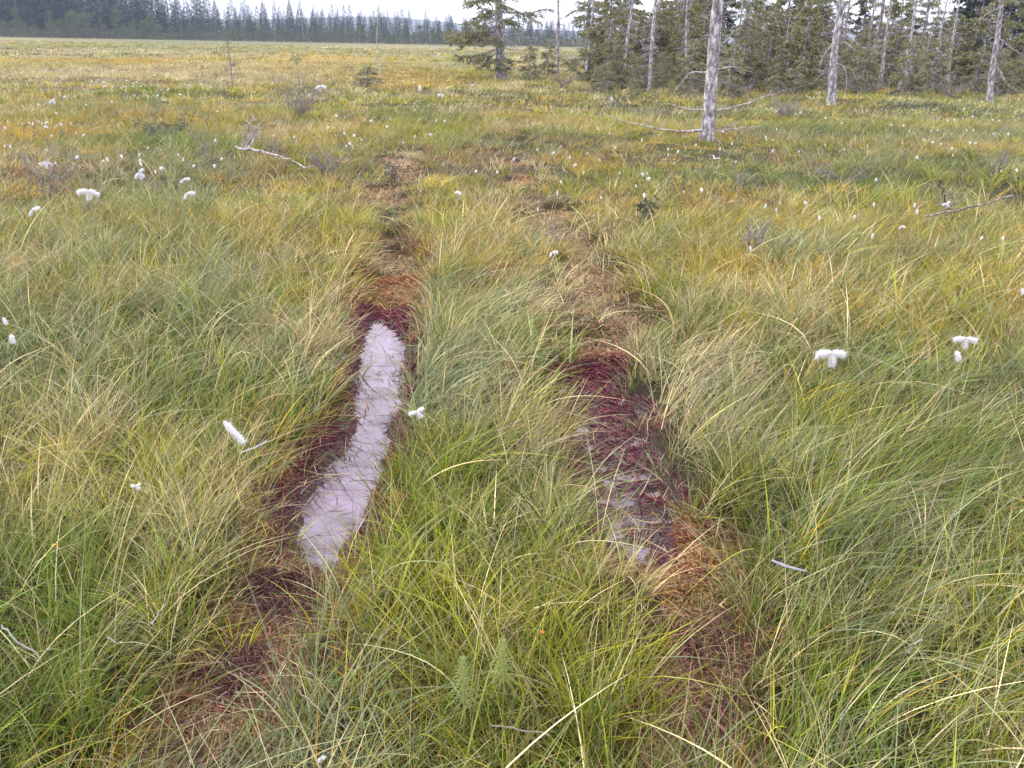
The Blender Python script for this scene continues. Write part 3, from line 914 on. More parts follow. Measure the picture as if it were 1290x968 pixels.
# ------------------------------------------------------------------ far treeline
def far_tree(kind, seed, Ht):
    rs = np.random.RandomState(seed)
    mb = MB()
    mb.tube(np.array([[0, 0, -.3], [0, 0, Ht * .5], [0, 0, Ht * .97]]), [.16, .10, .03], 5, col=(.10, .085, .08))
    if kind == 'spruce':
        n = 1500
        t = rs.rand(n) ** .8
        z = Ht * (.04 + .96 * t)
        prof = (1 - t) ** .85 * Ht * .16 * (1 + .35 * np.sin(z * 5.2 + seed)) + .05
        a_ = rs.rand(n) * 2 * PI; r = prof * (.25 + .75 * rs.rand(n) ** .5)
        P_ = np.stack([np.cos(a_) * r, np.sin(a_) * r, z], -1)
        D = norm(np.stack([np.cos(a_), np.sin(a_), -.45 + .3 * rs.randn(n)], -1) + rs.randn(n, 3) * .25)
        L = (.45 + .5 * rs.rand(n)) * (.3 + .95 * (1 - t)); W_ = L * .55
        col = SPRD[rs.randint(0, 3, n)] * np.exp(rs.randn(n, 1) * .25)
    else:
        n = 1500
        k = rs.randint(0, 26, n); cz = Ht * (.15 + .8 * rs.rand(26)); ca = rs.rand(26) * 2 * PI
        cr = Ht * .19 * np.sqrt(np.clip(1 - ((cz / Ht - .45) / .56) ** 2, 0.03, 1)) * rs.rand(26) ** .5
        P_ = np.stack([np.cos(ca[k]) * cr[k], np.sin(ca[k]) * cr[k], cz[k]], -1) + rs.randn(n, 3) * Ht * .045
        D = norm(rs.randn(n, 3)); L = .25 + .3 * rs.rand(n); W_ = L * .7
        col = np.array([.075, .10, .038]) * np.exp(rs.randn(n, 1) * .25)
    fa = rs.randn(n, 3)
    mb.strips(P_, D, rs.randn(n, 3) * .1, L, W_, norm(np.cross(D, fa)), 1, col, None, 'leaf')
    return mb.build('far_spruce' if kind == 'spruce' else 'far_birch', M_needle)


FS = [far_tree('spruce', 61 + i, 12.0) for i in range(4)]
FBI = [far_tree('birch', 71 + i, 8.0) for i in range(3)]
fused = set()


def put_far(pr, px, Y, sc, label, group, cat='tree', wide=1.0):
    if pr.name in fused: o = pr.copy(); COL.objects.link(o)
    else: o = pr; fused.add(pr.name)
    hy = 51 + .018 * (px - 645)
    p = aty(px, hy, Y)
    o.location = (p[0], p[1], -.1); o.rotation_euler = (0, 0, rsx.uniform(0, 6)); o.scale = (sc * wide, sc * wide, sc)
    tag(o, label, cat, group)
    return o


GF = 'spruces in the far treeline'
for k in range(206):
    px = -60 + k * 6.9 + rsx.uniform(-4, 4) if k < 120 else -60 + (k - 120) * 9.6 + rsx.uniform(-5, 5)
    row = k < 120
    Y = rsx.uniform(285, 310) if row else rsx.uniform(330, 375)
    # height of the wood in pixels above the horizon
    hp = np.interp(px, [-60, 0, 190, 215, 300, 420, 600, 760, 800], [92, 90, 76, 52, 42, 38, 31, 27, 27]) * rsx.choice([.72, .8, .88, .95, 1.0, 1.12])
    if rsx.random() < .03: hp *= 1.15
    s = hp / FPX * Y / 12.0
    put_far(FS[rsx.randint(0, 3)], px, Y, s, 'tall dark spruce at the left of the far wood' if px < 205 else 'dark spruce in the long far treeline across the bog', GF, wide=rsx.uniform(.75, 1.15) * (1.15 if px < 205 else 1))
for k in range(70):
    px = -50 + k * 11.0 + rsx.uniform(-5, 5)
    Y = rsx.uniform(266, 280)
    hp = rsx.uniform(11, 22) * (1.4 if px < 205 and rsx.random() < .3 else 1)
    put_far(FBI[rsx.randint(0, 2)], px, Y, hp / FPX * Y / 8.0, 'small pale leafy tree along the foot of the far wood', 'small leafy trees before the far wood', wide=rsx.uniform(.9, 1.5))
for px, hp in ((22, 32), (65, 30), (92, 30), (150, 34), (168, 22)):
    put_far(FBI[rsx.randint(0, 2)], px, 255, hp / FPX * 255 / 8.0, 'light green birch standing before the dark wood at the far left', 'light birches before the dark far wood', wide=.9)

# shrubs along the foot of the far wood
rs = np.random.RandomState(80)
n = 26000
pxs = -80 + 900 * rs.rand(n)
Yb = 262 + 20 * rs.rand(n)
P0 = CAMP + np.array([ray(a_, 51 + .018 * (a_ - 645)) for a_ in pxs]) * 0
dirs = np.stack([r_ * (a_ - CX) + f_ * FPX - u_ * (51 + .018 * (a_ - 645) - CY) for a_ in pxs])
Pb = CAMP + dirs * (Yb / dirs[:, 1])[:, None]
hh = 2.6 * rs.rand(n) ** 1.3 * (.4 + fbm(Pb[:, 0], Pb[:, 1], 7, 3))
Pb[:, 2] = hh
D = norm(rs.randn(n, 3) + [0, 0, .5])
L = .3 + .4 * rs.rand(n)
colr = np.array([[.07, .085, .04], [.10, .10, .06], [.05, .06, .035]])[rs.randint(0, 3, n)] * np.exp(rs.randn(n, 1) * .2)
V, F, C = strip_geo(Pb, D, rs.randn(n, 3) * .1, L, L * .6, norm(np.cross(D, rs.randn(n, 3))), 1, colr, None, 'leaf')
tag(make_mesh('undergrowth', V, F, M_needle, C), 'low grey green scrub along the foot of the far wood', 'scrub', kind='stuff')

# hills beyond the wood
nx, ny = 160, 14
xs = np.linspace(-2600, 3000, nx); ys = np.linspace(1400, 3200, ny)
X, Y = np.meshgrid(xs, ys)
prof = sst(1500, 2200, Y) * (1 - .4 * sst(2500, 3200, Y))
Z = prof * .72 * (26 + 34 * np.exp(-((X + 330) / 260) ** 2) + 26 * np.exp(-((X + 900) / 500) ** 2) + 20 * np.exp(-((X - 700) / 600) ** 2) + 8 * (fbm(X, Y, 220, 8) - .5)) - 1
V = np.stack([X, Y, Z], -1).reshape(-1, 3)
i = np.arange(ny - 1)[:, None]; j = np.arange(nx - 1)[None, :]
F = np.stack([i * nx + j, i * nx + j + 1, (i + 1) * nx + j + 1, (i + 1) * nx + j], -1).reshape(-1, 4)
m, nt, out = newmat('wooded_hill')
tc = N(nt, 'ShaderNodeTexCoord'); n1 = N(nt, 'ShaderNodeTexNoise', Scale=.05, Detail=6.0); nt.links.new(tc.outputs['Object'], n1.inputs[0])
r = ramp(nt, n1.outputs[0], [(.35, (.02, .035, .03)), (.65, (.05, .07, .05))]); p = N(nt, 'ShaderNodeBsdfPrincipled'); p.inputs['Roughness'].default_value = 1
nt.links.new(r.outputs[0], p.inputs['Base Color']); nt.links.new(p.outputs[0], out.inputs[0])
tag(make_mesh('hills', V, F, m, smooth=True), kind='structure')


# ------------------------------------------------------------------ cotton grass
def rnd_head(mb, rs, c, L, R, axis, fib=90):
    """one drooping cotton tassel: soft lumpy core with loose fibres"""
    axis = norm(np.array(axis, float))
    ref = norm(np.cross(axis, [.3, .5, .8])); ref2 = np.cross(axis, ref)
    n, k = 7, 8
    t = np.linspace(0, 1, n)
    rr = R * .72 * np.sin(PI * np.clip(t * .9 + .06, 0, 1)) ** .8
    a_ = np.arange(k) * 2 * PI / k
    rad = rr[:, None] * (.8 + .45 * rs.rand(n, k))
    V = c + axis * (t * L)[:, None, None] + rad[:, :, None] * (np.cos(a_)[None, :, None] * ref + np.sin(a_)[None, :, None] * ref2)
    V = V.reshape(-1, 3)
    i = np.arange(n - 1)[:, None]; j = np.arange(k)[None, :]
    F = np.stack([i * k + j, i * k + (j + 1) % k, (i + 1) * k + (j + 1) % k, (i + 1) * k + j], -1).reshape(-1, 4)
    mb.add(V, F, (.78, .77, .80))
    if fib:
        m_ = fib
        tt = rs.rand(m_) * L * .9; aa = rs.rand(m_) * 2 * PI
        rad2 = np.interp(tt / L, t, rr)
        nrm = np.cos(aa)[:, None] * ref + np.sin(aa)[:, None] * ref2
        P_ = c + axis * tt[:, None] + nrm * (rad2 * .7)[:, None]
        D = norm(nrm * .8 + axis * .9 + rs.randn(m_, 3) * .25)
        mb.strips(P_, D, rs.randn(m_, 3) * .2, np.full(m_, R * 1.15) * (.3 + rs.rand(m_)), np.full(m_, R * .07), norm(np.cross(D, rs.randn(m_, 3))), 2, np.tile([.86, .85, .90], (m_, 1)))


def cotton(px, py, size_px, label, hh=.36, style='tri', bright=1.0, seed=0, group=None):
    rs = np.random.RandomState(900 + seed)
    p = onz(px, py, hh)
    gz = float(height(np.array([p[0]]), np.array([p[1]]))[0])
    D = math.sqrt(p[0] ** 2 + p[1] ** 2 + (H - hh) ** 2)
    s = size_px / FPX * D * .85
    root = empty('cotton_grass', (p[0] - .03, p[1] + .02, gz))
    m1 = MB()
    top = np.array([.03, -.02, hh - gz])
    m1.tube(np.array([[0, 0, -.02], [.004, 0, top[2] * .5], [top[0] * .8, top[1] * .8, top[2] * .9], top]), [.0018, .0016, .0012, .001], 4, col=(.14, .16, .06))
    m1.build('stem', M_stem, root)
    dirs = {'tri': [(-.8, 0, -.15, .55), (.75, .1, -.2, .55), (0, -.1, -1, .5)], 'long': [(.85, 0, -.5, 1.0)], 'blob': [(.5, 0, .3, .4), (-.5, 0, -.2, .42), (.2, .1, -.8, .4), (.6, -.1, -.5, .4)],
            'flag': [(.7, 0, .1, .6), (-.3, 0, -.6, .45)], 'one': [(.2, 0, -.9, .8)]}[style]
    for (ax, ay, az, f) in dirs:
        mb = MB(); L = s * f
        start = top.copy() if style != 'long' else top + np.array([-s * .42, 0, s * .22])
        R = L * (.24 if style != 'long' else .13)
        rnd_head(mb, rs, start, L, max(R, .004), np.array([ax, ay, az]) + rs.randn(3) * .15, 520)
        mb.build('cotton_head', M_cotton, root, True)
    tag(root, label, 'cotton grass', group or 'cotton grass scattered over the bog', 'thing')
    return root


BIG = [
    (299, 539, 44, 'long drooping white cotton tassel left of the narrow pool', .30, 'long'),
    (525, 519, 30, 'chunky white cotton head at the right bank of the narrow pool', .33, 'blob'),
    (1049, 444, 42, 'large white winged cotton head in the grey grass at the right', .38, 'tri'),
    (1217, 426, 28, 'two lobed white cotton head near the right edge', .38, 'tri'),
    (1205, 442, 18, 'small hanging cotton head just below the two lobed one', .34, 'one'),
    (111, 240, 26, 'broad bright white cotton head in the left meadow', .36, 'tri'),
    (171, 613, 18, 'small faded cotton head low in the left foreground', .28, 'blob'),
    (13, 421, 16, 'white cotton head cut by the left edge in mid height', .30, 'one'),
    (4, 400, 12, 'faint cotton tuft touching the left edge', .30, 'one'),
    (58, 205, 16, 'white cotton head upper left above the broad bright one', .36, 'tri'),
    (175, 218, 22, 'ragged greyish cotton head right of the broad bright one', .34, 'blob'),
    (231, 226, 14, 'folded white cotton head above its flat twin', .36, 'flag'),
    (235, 244, 18, 'flat white cotton head below its folded twin', .34, 'flag'),
    (40, 265, 18, 'thin white cotton head below and left of the broad bright one', .34, 'flag'),
    (695, 318, 16, 'single tilted cotton head over brown straw between the ruts', .30, 'flag'),
    (1135, 285, 10, 'small lone white cotton tuft in ochre grass at the right', .33, 'flag'),
    (1192, 257, 14, 'pale cotton tuft hanging on a bare twig', .36, 'blob'),
    (1288, 363, 10, 'white cotton speck cut by the right edge', .33, 'one'),
    (945, 310, 9, 'tiny cotton tuft left of the dark twiggy shrub', .33, 'one'),
    (404, 956, 12, 'small papery white tuft at the bottom of the picture', .16, 'flag'),
    (404, 108, 14, 'drooping white cotton pair right of the stunted spruce', .42, 'tri'),
    (65, 127, 12, 'white cotton cluster at the far left below the wood', .42, 'blob'),
    (529, 107, 10, 'bright cotton head right of the low spruce bush', .42, 'one'),
    (556, 119, 9, 'cotton head low right of the low spruce bush', .42, 'tri'),
    (595, 107, 7, 'small round cotton head left of the lone spruce trunk', .42, 'blob'),
    (770, 122, 8, 'cotton head at the left foot of the thicket', .42, 'one'),
]
for i, (px, py, s, lb, hh, st) in enumerate(BIG): cotton(px, py, s, lb, hh, st, seed=i)

small = []
for sd in range(3):
    rs = np.random.RandomState(300 + sd)
    root = empty('cotton_grass', (0, 0, 0))
    a_ = MB(); a_.tube(np.array([[0, 0, 0], [.01, 0, .2], [.02, .01, .40]]), [.002, .0018, .0015], 4, col=(.14, .16, .06)); a_.build('stem', M_stem, root)
    b_ = MB()
    for q in range(1 + sd): rnd_head(b_, rs, np.array([.02, .01, .40]), .036, .016, rs.randn(3) * [1, 1, .4] + [0, 0, -.8], 16)
    b_.build('cotton_head', M_cotton, root, True)
    small.append(root)
pts = []
for (x, y) in [(13, 97), (132, 103), (143, 112), (160, 110), (81, 120), (140, 126), (110, 130), (197, 97), (197, 119), (240, 110), (252, 105), (265, 110), (330, 104), (343, 104), (403, 93), (425, 108), (380, 108), (385, 115), (509, 102), (519, 100), (521, 105), (443, 178), (451, 168), (437, 165), (457, 173), (471, 150), (563, 150), (602, 212), (580, 238), (648, 198), (758, 198), (698, 190), (722, 145), (731, 145), (753, 160), (770, 165), (777, 183), (812, 216), (817, 222), (805, 230), (818, 243), (1044, 147), (1046, 130), (1057, 113), (1012, 140), (1063, 153), (1123, 155), (1142, 156), (1178, 138), (1195, 150), (1206, 149), (1215, 147), (1217, 137), (1225, 145), (1245, 141), (1251, 149), (1262, 150), (1183, 163), (1175, 163), (1227, 162), (1219, 166), (1232, 180), (1226, 178), (1252, 171), (1273, 173), (1204, 187), (1204, 193), (1158, 195), (1175, 177), (1265, 212), (1285, 211), (1240, 127), (1008, 190), (890, 235), (1107, 224), (1240, 295), (1265, 296), (975, 190), (968, 174), (980, 139), (910, 163), (818, 215), (845, 185), (855, 188), (784, 214)]:
    pts.append((x, y, 1.0))
rz = random.Random(9)
for (cx, cy, rx, ry, c) in [(150, 110, 150, 14, 32), (60, 160, 60, 30, 22), (330, 62, 120, 6, 20), (220, 200, 120, 40, 18), (480, 150, 90, 30, 14), (1130, 165, 150, 30, 12), (900, 180, 110, 30, 10), (1050, 260, 200, 40, 12), (560, 70, 60, 5, 8), (700, 230, 90, 50, 10)]:
    for _ in range(c): pts.append((cx + rz.gauss(0, .55) * rx, cy + rz.gauss(0, .6) * ry, rz.uniform(.5, 1.0)))
sused = set()
for i, (x, y, s) in enumerate(pts):
    if not (-20 < x < 1310): continue
    y = max(y, 62 + .018 * (x - 645) - 6)
    pr = small[i % 3]
    if pr.name in sused: o = copy_tree(pr)
    else: o = pr; sused.add(pr.name)
    hh = .42
    p = onz(x, y, hh)
    gz = float(height(np.array([p[0]]), np.array([p[1]]))[0])
    o.location = (p[0] - .02, p[1], max(gz, hh - .42)); o.rotation_euler = (0, 0, rz.uniform(0, 6))
    k = s * min(2.2, max(.85, p[1] / 17)) * rz.uniform(.7, 1.25) * (1.15 if x < 640 else .85)
    o.scale = (k, k, 1)
    reg = ('far left meadow' if x < 290 else 'left centre of the bog' if x < 620 else 'grass between tracks and leaning trunk' if x < 960 else 'green grass before the right thicket')
    tag(o, 'tiny white cotton grass speck in the ' + reg, 'cotton grass', 'tiny white cotton grass specks over the bog', 'thing')


# ------------------------------------------------------------------ shrubs, saplings, sticks
def bush(name, px, py, w, h, label, cat, seed, mat=M_twig, leaves=None, nb=14, base_h=0.0):
    """w, h in metres"""
    rs = np.random.RandomState(seed)
    g = ground_at(px, py); root = empty(name, g)
    mb = MB(); fol = []
    for _ in range(nb):
        a_ = rs.rand() * 2 * PI; L = h * (.5 + .6 * rs.rand())
        d = np.array([math.cos(a_) * w / h * .5, math.sin(a_) * w / h * .5, .8 + .3 * rs.rand()])
        Q = crv(np.array([rs.randn() * .02, rs.randn() * .02, base_h]), d, L, 6, .05, 0, rs, .35)
        mb.tube(Q, np.linspace(.004 + .004 * h, .0015, 6), 4)
        for k in range(6):
            i = rs.randint(2, 6); e = Q[i] + norm(rs.randn(3) + [0, 0, .5]) * L * (.12 + .22 * rs.rand())
            mid = (Q[i] + e) / 2 + rs.randn(3) * .01
            mb.tube(np.stack([Q[i], mid, e]), [.0025, .0018, .001], 3)
            if leaves is not None:
                for q in range(7): fol.append((Q[i] + (e - Q[i]) * rs.rand(), rs.randn(3)))
            else:
                for q in range(2):
                    mb.tube(np.stack([mid, mid + rs.randn(3) * L * .09]), [.0015, .0008], 3)
    mb.build('stem', mat, root)
    if leaves is not None:
        V, F, C = foliage_on(fol, rs, .028, .014, np.array(leaves), 1.0, 0)
        make_mesh('foliage', V, F, M_needle, C, parent=root)
    tag(root, label, cat)
    return root


DW = [(.05, .075, .04), (.08, .10, .05), (.04, .05, .035)]
bush('dwarf_birch', 812, 290, .14, .34, 'small dark leafy dwarf birch in ochre grass right of centre', 'shrub', 1, leaves=DW, nb=9)
bush('dwarf_birch', 500, 225, .45, .35, 'dark leafy dwarf shrub beside the head of the left track', 'shrub', 2, leaves=DW, nb=8)
bush('dwarf_birch', 208, 172, 1.1, .45, 'wide low dark green shrub in the left meadow', 'shrub', 3, leaves=[(.06, .085, .04), (.09, .11, .05)], nb=30)
bush('dead_shrub', 412, 212, .7, .35, 'reddish brown bare shrub right of the fallen pale branch', 'dead shrub', 4, nb=26)
bush('dead_shrub', 948, 330, .22, .3, 'dark twiggy shrub with pale tips right of centre', 'dead shrub', 5, nb=16)
bush('dead_shrub', 930, 248, .25, .5, 'forked bare twig below the leaning trunk', 'dead shrub', 6, nb=5)
bush('dead_shrub', 1188, 276, .3, .42, 'bare twig holding a cotton tuft in the right meadow', 'dead shrub', 7, nb=5)
bush('dead_shrub', 70, 262, .5, .6, 'grey tangled bare shrub at the far left meadow', 'dead shrub', 8, nb=14)
bush('dead_shrub', 118, 282, .3, .45, 'grey bare twig below the broad bright cotton head', 'dead shrub', 9, nb=6)
bush('dead_shrub', 265, 212, .4, .5, 'thin upright bare twigs left of the fallen pale branch', 'dead shrub', 10, nb=7)
bush('dead_shrub', 1060, 232, .9, .3, 'brownish bare scrub in the right meadow', 'dead shrub', 11, nb=26)
bush('dead_shrub', 1250, 232, .5, .4, 'grey twiggy scrub near the right edge', 'dead shrub', 12, nb=14)
bush('dead_shrub', 690, 305, .4, .22, 'pale brown flattened twigs between the two tracks', 'dead shrub', 13, nb=20)
bush('dead_shrub', 780, 112, 1.6, .8, 'purplish grey twig tangle under the left end of the thicket', 'dead shrub', 14, nb=50)
bush('dead_shrub', 930, 122, 1.2, .7, 'reddish grey twig tangle right behind the leaning trunk', 'dead shrub', 15, nb=50)
bush('dead_shrub', 1085, 122, 1.8, .7, 'grey twig tangle right of the lichened trunk', 'dead shrub', 16, nb=50)
bush('dead_shrub', 1195, 122, 1.6, .6, 'grey twig tangle under the dark trees', 'dead shrub', 17, nb=46)
bush('dead_shrub', 710, 112, 1.0, .5, 'low grey scrub right of the lone spruce', 'dead shrub', 18, nb=40)
bush('dead_shrub', 345, 198, .35, .35, 'grey twigs growing beside the forked pale branch', 'dead shrub', 19, nb=12)
bush('dead_shrub', 990, 150, 1.0, .5, 'dark low scrub right of the leaning trunk foot', 'dead shrub', 20, nb=40)

# stunted spruce with a green tip, slim sapling, thin dead tree with low spruce bush
st = bush('stunted_spruce', 379, 148, 1.1, .85, 'stunted grey twiggy spruce with a tiny green tip', 'tree', 25, nb=34)
mb = MB(); mb.tube(np.array([[0, 0, 0], [.02, 0, .6], [-.02, 0, 1.2]]), [.02, .012, .004], 5); mb.build('trunk', M_twig, st, True)
rs = np.random.RandomState(3)
V, F, C = foliage_on([(np.array([-.02, 0, 1.18]) + rs.randn(3) * [.06, .06, .04], rs.randn(3)) for _ in range(70)], rs, .08, .02, SPR[2:], 1, 0)
make_mesh('crown', V, F, M_needle, C, parent=st)


def sapling(name, px, py, Ht, label, seed, spread, dens):
    rs = np.random.RandomState(seed)
    g = ground_at(px, py); root = empty(name, g)
    mb = MB(); mb.tube(np.array([[0, 0, -.05], [.015, 0, Ht * .4], [-.02, 0, Ht * .8], [-.04, 0, Ht]]), [.024, .018, .010, .004], 6)
    mb.build('trunk', M_twig, root, True)
    lb = MB(); fol = []
    for k in range(dens):
        z = Ht * (.25 + .74 * rs.rand()); a_ = rs.rand() * 2 * PI; L = spread * (.4 + .7 * rs.rand()) * (1.15 - z / Ht)
        Q = crv(np.array([0, 0, z]), np.array([math.cos(a_), math.sin(a_), .12]), L, 5, .1, .1, rs)
        lb.tube(Q, np.linspace(.006, .002, 5), 3)
        for q in range(int(L * 50)): fol.append((Q[rs.randint(1, 5)] + rs.randn(3) * .03, rs.randn(3)))
    lb.build('branches', M_twig, root)
    V, F, C = foliage_on(fol, rs, .06, .012, np.array([[.09, .11, .06], [.07, .09, .06]]), 1, 0)
    make_mesh('crown', V, F, M_needle, C, parent=root)
    tag(root, label, 'tree')


sapling('larch_sapling', 293, 112, 1.75, 'slim wispy sapling left of the stunted grey spruce', 5, .75, 34)
rs = np.random.RandomState(12)
g = ground_at(480, 106); root = empty('dead_tree', g)
mb = MB(); Q = [aty(px, py, g[1]) - np.array(g) for px, py in ((480, 106), (478, 80), (474, 50), (477, 20), (478, -20))]
limb(mb, Q, .035, .008, rs, 10, 6, .25); mb.build('trunk', M_deadwood, root, True)
mb = MB(); Q = [aty(px, py, g[1]) - np.array(g) for px, py in ((478, 85), (486, 78), (497, 82), (511, 77))]
limb(mb, Q, .012, .004, rs, 12, 4, .2); mb.build('dead_branch', M_twig, root, True)
tag(root, 'very thin bare dead stem rising from the low spruce bush', 'dead tree')
put(protoE, 463, 112, .5, .62, 'low flat topped spruce bush in the left middle distance').scale = (.85, .7, .42)

# fallen pale branch, forked
g = ground_at(330, 196); root = empty('fallen_branch', g); go = np.array(g); rs = np.random.RandomState(2)
mb = MB(); limb(mb, [onz(px, py, z) - go for px, py, z in ((297, 185, .22), (312, 189, .20), (335, 192, .18), (355, 197, .16), (372, 205, .06), (385, 212, .02))], .021, .008, rs, 8, 6, .12)
mb.build('limb', M_deadwood, root, True)
mb = MB()
for a_, b_ in (((309, 187, .2), (328, 152, .55)), ((312, 188, .2), (334, 158, .5)), ((315, 187, .2), (322, 160, .45)), ((304, 186, .2), (320, 148, .5))):
    p1 = onz(*a_) - go; p2 = aty(b_[0], b_[1], p1[1] + g[1] + .1) - go
    limb(mb, [p1, (p1 * .6 + p2 * .4) + rs.randn(3) * .03, p2], .016, .005, rs, 16, 5, .16)
mb.build('fork', M_deadwood, root, True)
tag(root, 'pale forked fallen branch lying in the left meadow grass', 'branch')


def stick(name, pts, r0_, r1_, label, cat, mat, col=(1, 1, 1), seed=1):
    rs = np.random.RandomState(seed)
    P_ = np.array([onz(*q) for q in pts]); c = P_.mean(0); c[2] = P_[:, 2].min()
    mb = MB()
    t = np.linspace(0, len(P_) - 1, len(P_) * 3)
    Q = np.stack([np.interp(t, np.arange(len(P_)), P_[:, k]) for k in range(3)], -1) - c
    f_th = .62 if name == 'reed_stalk' else 1
    mb.tube(Q + rs.randn(*Q.shape) * r0_ * .8, np.linspace(r0_, r1_, len(Q)) * f_th, 6, col=np.array(col) * (.5 if name == 'reed_stalk' else 1), rough=.3)
    o = mb.build(name, mat, None, True); o.location = c
    tag(o, label, cat)


stick('stick', [(1160, 272, .1), (1222, 262, .25), (1276, 246, .42)], .011, .006, 'grey slanting stick in the yellow green grass at the right', 'stick', M_twig)
stick('stick', [(1183, 228, .5), (1190, 246, .3), (1196, 270, .05)], .010, .006, 'thin dark slanting twig left of the grey slanting stick', 'stick', M_twig)
stick('stick', [(892, 195, .15), (899, 198, .12), (906, 201, .12)], .016, .012, 'short bleached stick just below the leaning trunk foot', 'stick', M_deadwood)
stick('reed_stalk', [(374, 868, .22), (400, 892, .2), (436, 920, .14)], .0032, .002, 'straight pinkish dry reed stalk low between the tracks at left', 'dry stalk', M_stem, (.46, .38, .30))
stick('reed_stalk', [(616, 912, .14), (645, 917, .14), (690, 926, .12)], .0034, .0026, 'pale horizontal dry stalk at the bottom centre', 'dry stalk', M_stem, (.50, .44, .36))
stick('reed_stalk', [(622, 778, .2), (648, 800, .2), (668, 826, .14)], .0026, .002, 'reddish slanting dry stalk in the centre foreground grass', 'dry stalk', M_stem, (.36, .20, .15))
stick('reed_stalk', [(760, 640, WL + .01), (800, 610, -.06), (815, 592, .0)], .0024, .0014, 'orange red stalk lying across the right pool', 'dry stalk', M_stem, (.45, .12, .06))
stick('reed_stalk', [(838, 590, -.1), (850, 572, .0), (862, 545, .12)], .003, .0016, 'reddish based stalk at the right bank of the right pool', 'dry stalk', M_stem, (.42, .16, .12))
stick('reed_stalk', [(1012, 786, .2), (1016, 812, .14), (1018, 840, .1)], .0022, .0018, 'short dark upright stalk in the right foreground grass', 'dry stalk', M_stem, (.10, .05, .05))
stick('reed_stalk', [(1143, 822, .26), (1150, 812, .3), (1161, 806, .3)], .003, .002, 'white curled dry stalk in the right foreground grass', 'dry stalk', M_stem, (.62, .60, .56))
stick('reed_stalk', [(190, 786, .26), (200, 772, .28), (210, 758, .3)], .0026, .0016, 'white slanting dry leaf in the left foreground grass', 'dry stalk', M_stem, (.66, .62, .55))
stick('reed_stalk', [(134, 801, .24), (143, 808, .24), (153, 810, .24)], .0024, .0016, 'tiny pinkish white curved leaf scrap at the lower left', 'dry stalk', M_stem, (.66, .58, .54))
stick('reed_stalk', [(0, 786, .26), (14, 800, .26), (50, 830, .2)], .0045, .003, 'pale grey flattened stalk entering from the left edge', 'dry stalk', M_stem, (.50, .50, .46))


def flat_leaf(name, pts, w, label, cat, col):
    P_ = np.array([onz(*q) for q in pts]); c = P_.mean(0).copy(); c[2] = P_[:, 2].min()
    t = np.linspace(0, len(P_) - 1, 10)
    Q = np.stack([np.interp(t, np.arange(len(P_)), P_[:, k]) for k in range(3)], -1) - c
    T = norm(np.gradient(Q, axis=0)); S = norm(np.cross(T, [0, .3, 1]))
    ww = w * np.clip(np.sin(PI * np.linspace(.12, .93, 10)), .2, 1) * (1 + .25 * np.sin(np.arange(10) * 2.3))
    Nn = np.cross(S, T) * .0012
    up = np.stack([Q - S * ww[:, None] + Nn, Q + Nn * 2.2, Q + S * ww[:, None] + Nn], 1)
    dn = up - Nn[:, None, :] * 2
    V = np.concatenate([up, dn], 1).reshape(-1, 3)
    F = []
    ring = [0, 1, 2, 5, 4, 3]
    for i in range(9):
        for q in range(6):
            a_, b_ = ring[q], ring[(q + 1) % 6]
            F.append([i * 6 + a_, i * 6 + b_, i * 6 + 6 + b_, i * 6 + 6 + a_])
    mb = MB(); mb.add(V, np.array(F), col)
    o = mb.build(name, M_cotton, None, True); o.location = c
    tag(o, label, cat)


flat_leaf('feather', [(972, 706, .34), (992, 714, .33), (1016, 720, .32)], .011, 'grey lilac feather lying on the grass right of the lower right rut', 'feather', (.42, .40, .48))
flat_leaf('feather', [(305, 570, .24), (322, 564, .26), (336, 556, .28)], .008, 'wispy pale feather below the long drooping cotton tassel', 'feather', (.55, .53, .60))


def shoots(px, py, n, hpx, label, col, seed, lean=0, w=.006):
    """a tuft of broad bright leaves"""
    rs = np.random.RandomState(seed)
    g = ground_at(px, py); D = math.hypot(g[0], g[1]); h = hpx / FPX * D * 1.15
    x = rs.randn(n) * .02; y = rs.randn(n) * .02; L = h * (.6 + .5 * rs.rand(n))
    d = norm(np.stack([rs.randn(n) * .13 + lean, rs.randn(n) * .12, np.ones(n)], -1))
    b_ = np.stack([rs.randn(n) * .14 + lean * .5, rs.randn(n) * .1, -.08 * rs.rand(n)], -1)
    fa = rs.randn(n) * .5
    side = norm(np.stack([np.cos(fa), np.sin(fa), 0 * fa], -1))
    V, F, C = strip_geo(np.stack([x, y, 0 * x], -1), d, b_, L, np.full(n, w), side, 5, np.array(col) * np.exp(rs.randn(n, 1) * .18))
    o = make_mesh('yellow_sedge', V, F, M_blade, C); o.location = g
    tag(o, label, 'sedge tuft', 'bright yellow sedge tufts')


YL = (.42, .40, .05); YGN = (.26, .34, .05)
shoots(114, 345, 4, 90, 'tall narrow yellow sedge leaf below the broad bright cotton head', YL, 1, w=.007)
shoots(127, 372, 4, 60, 'yellow green sedge leaves low beside the tall narrow one', YGN, 2, w=.006)
shoots(243, 400, 12, 75, 'yellow tipped green sedge tuft in the left middle ground', YGN, 3)
shoots(307, 360, 5, 50, 'small yellow sedge tuft right of the yellow tipped tuft', YL, 4)
shoots(286, 300, 4, 45, 'pale yellow sedge tuft above the left middle ground', YL, 5)
shoots(412, 315, 6, 50, 'yellow sedge tuft left of the left track head', YL, 6)
shoots(256, 415, 4, 50, 'thin yellow sedge leaves in the grey green grass', YL, 7)
shoots(195, 350, 5, 40, 'faint yellow sedge tuft between the taller ones', YL, 8)
shoots(287, 480, 5, 45, 'yellow sedge leaves above the drooping cotton tassel', YL, 9)
shoots(1186, 375, 4, 45, 'bright yellow green blade pair in the right meadow', YGN, 10, .08, w=.007)
shoots(1005, 375, 5, 50, 'light green sedge leaves right of centre', YGN, 11, .1)
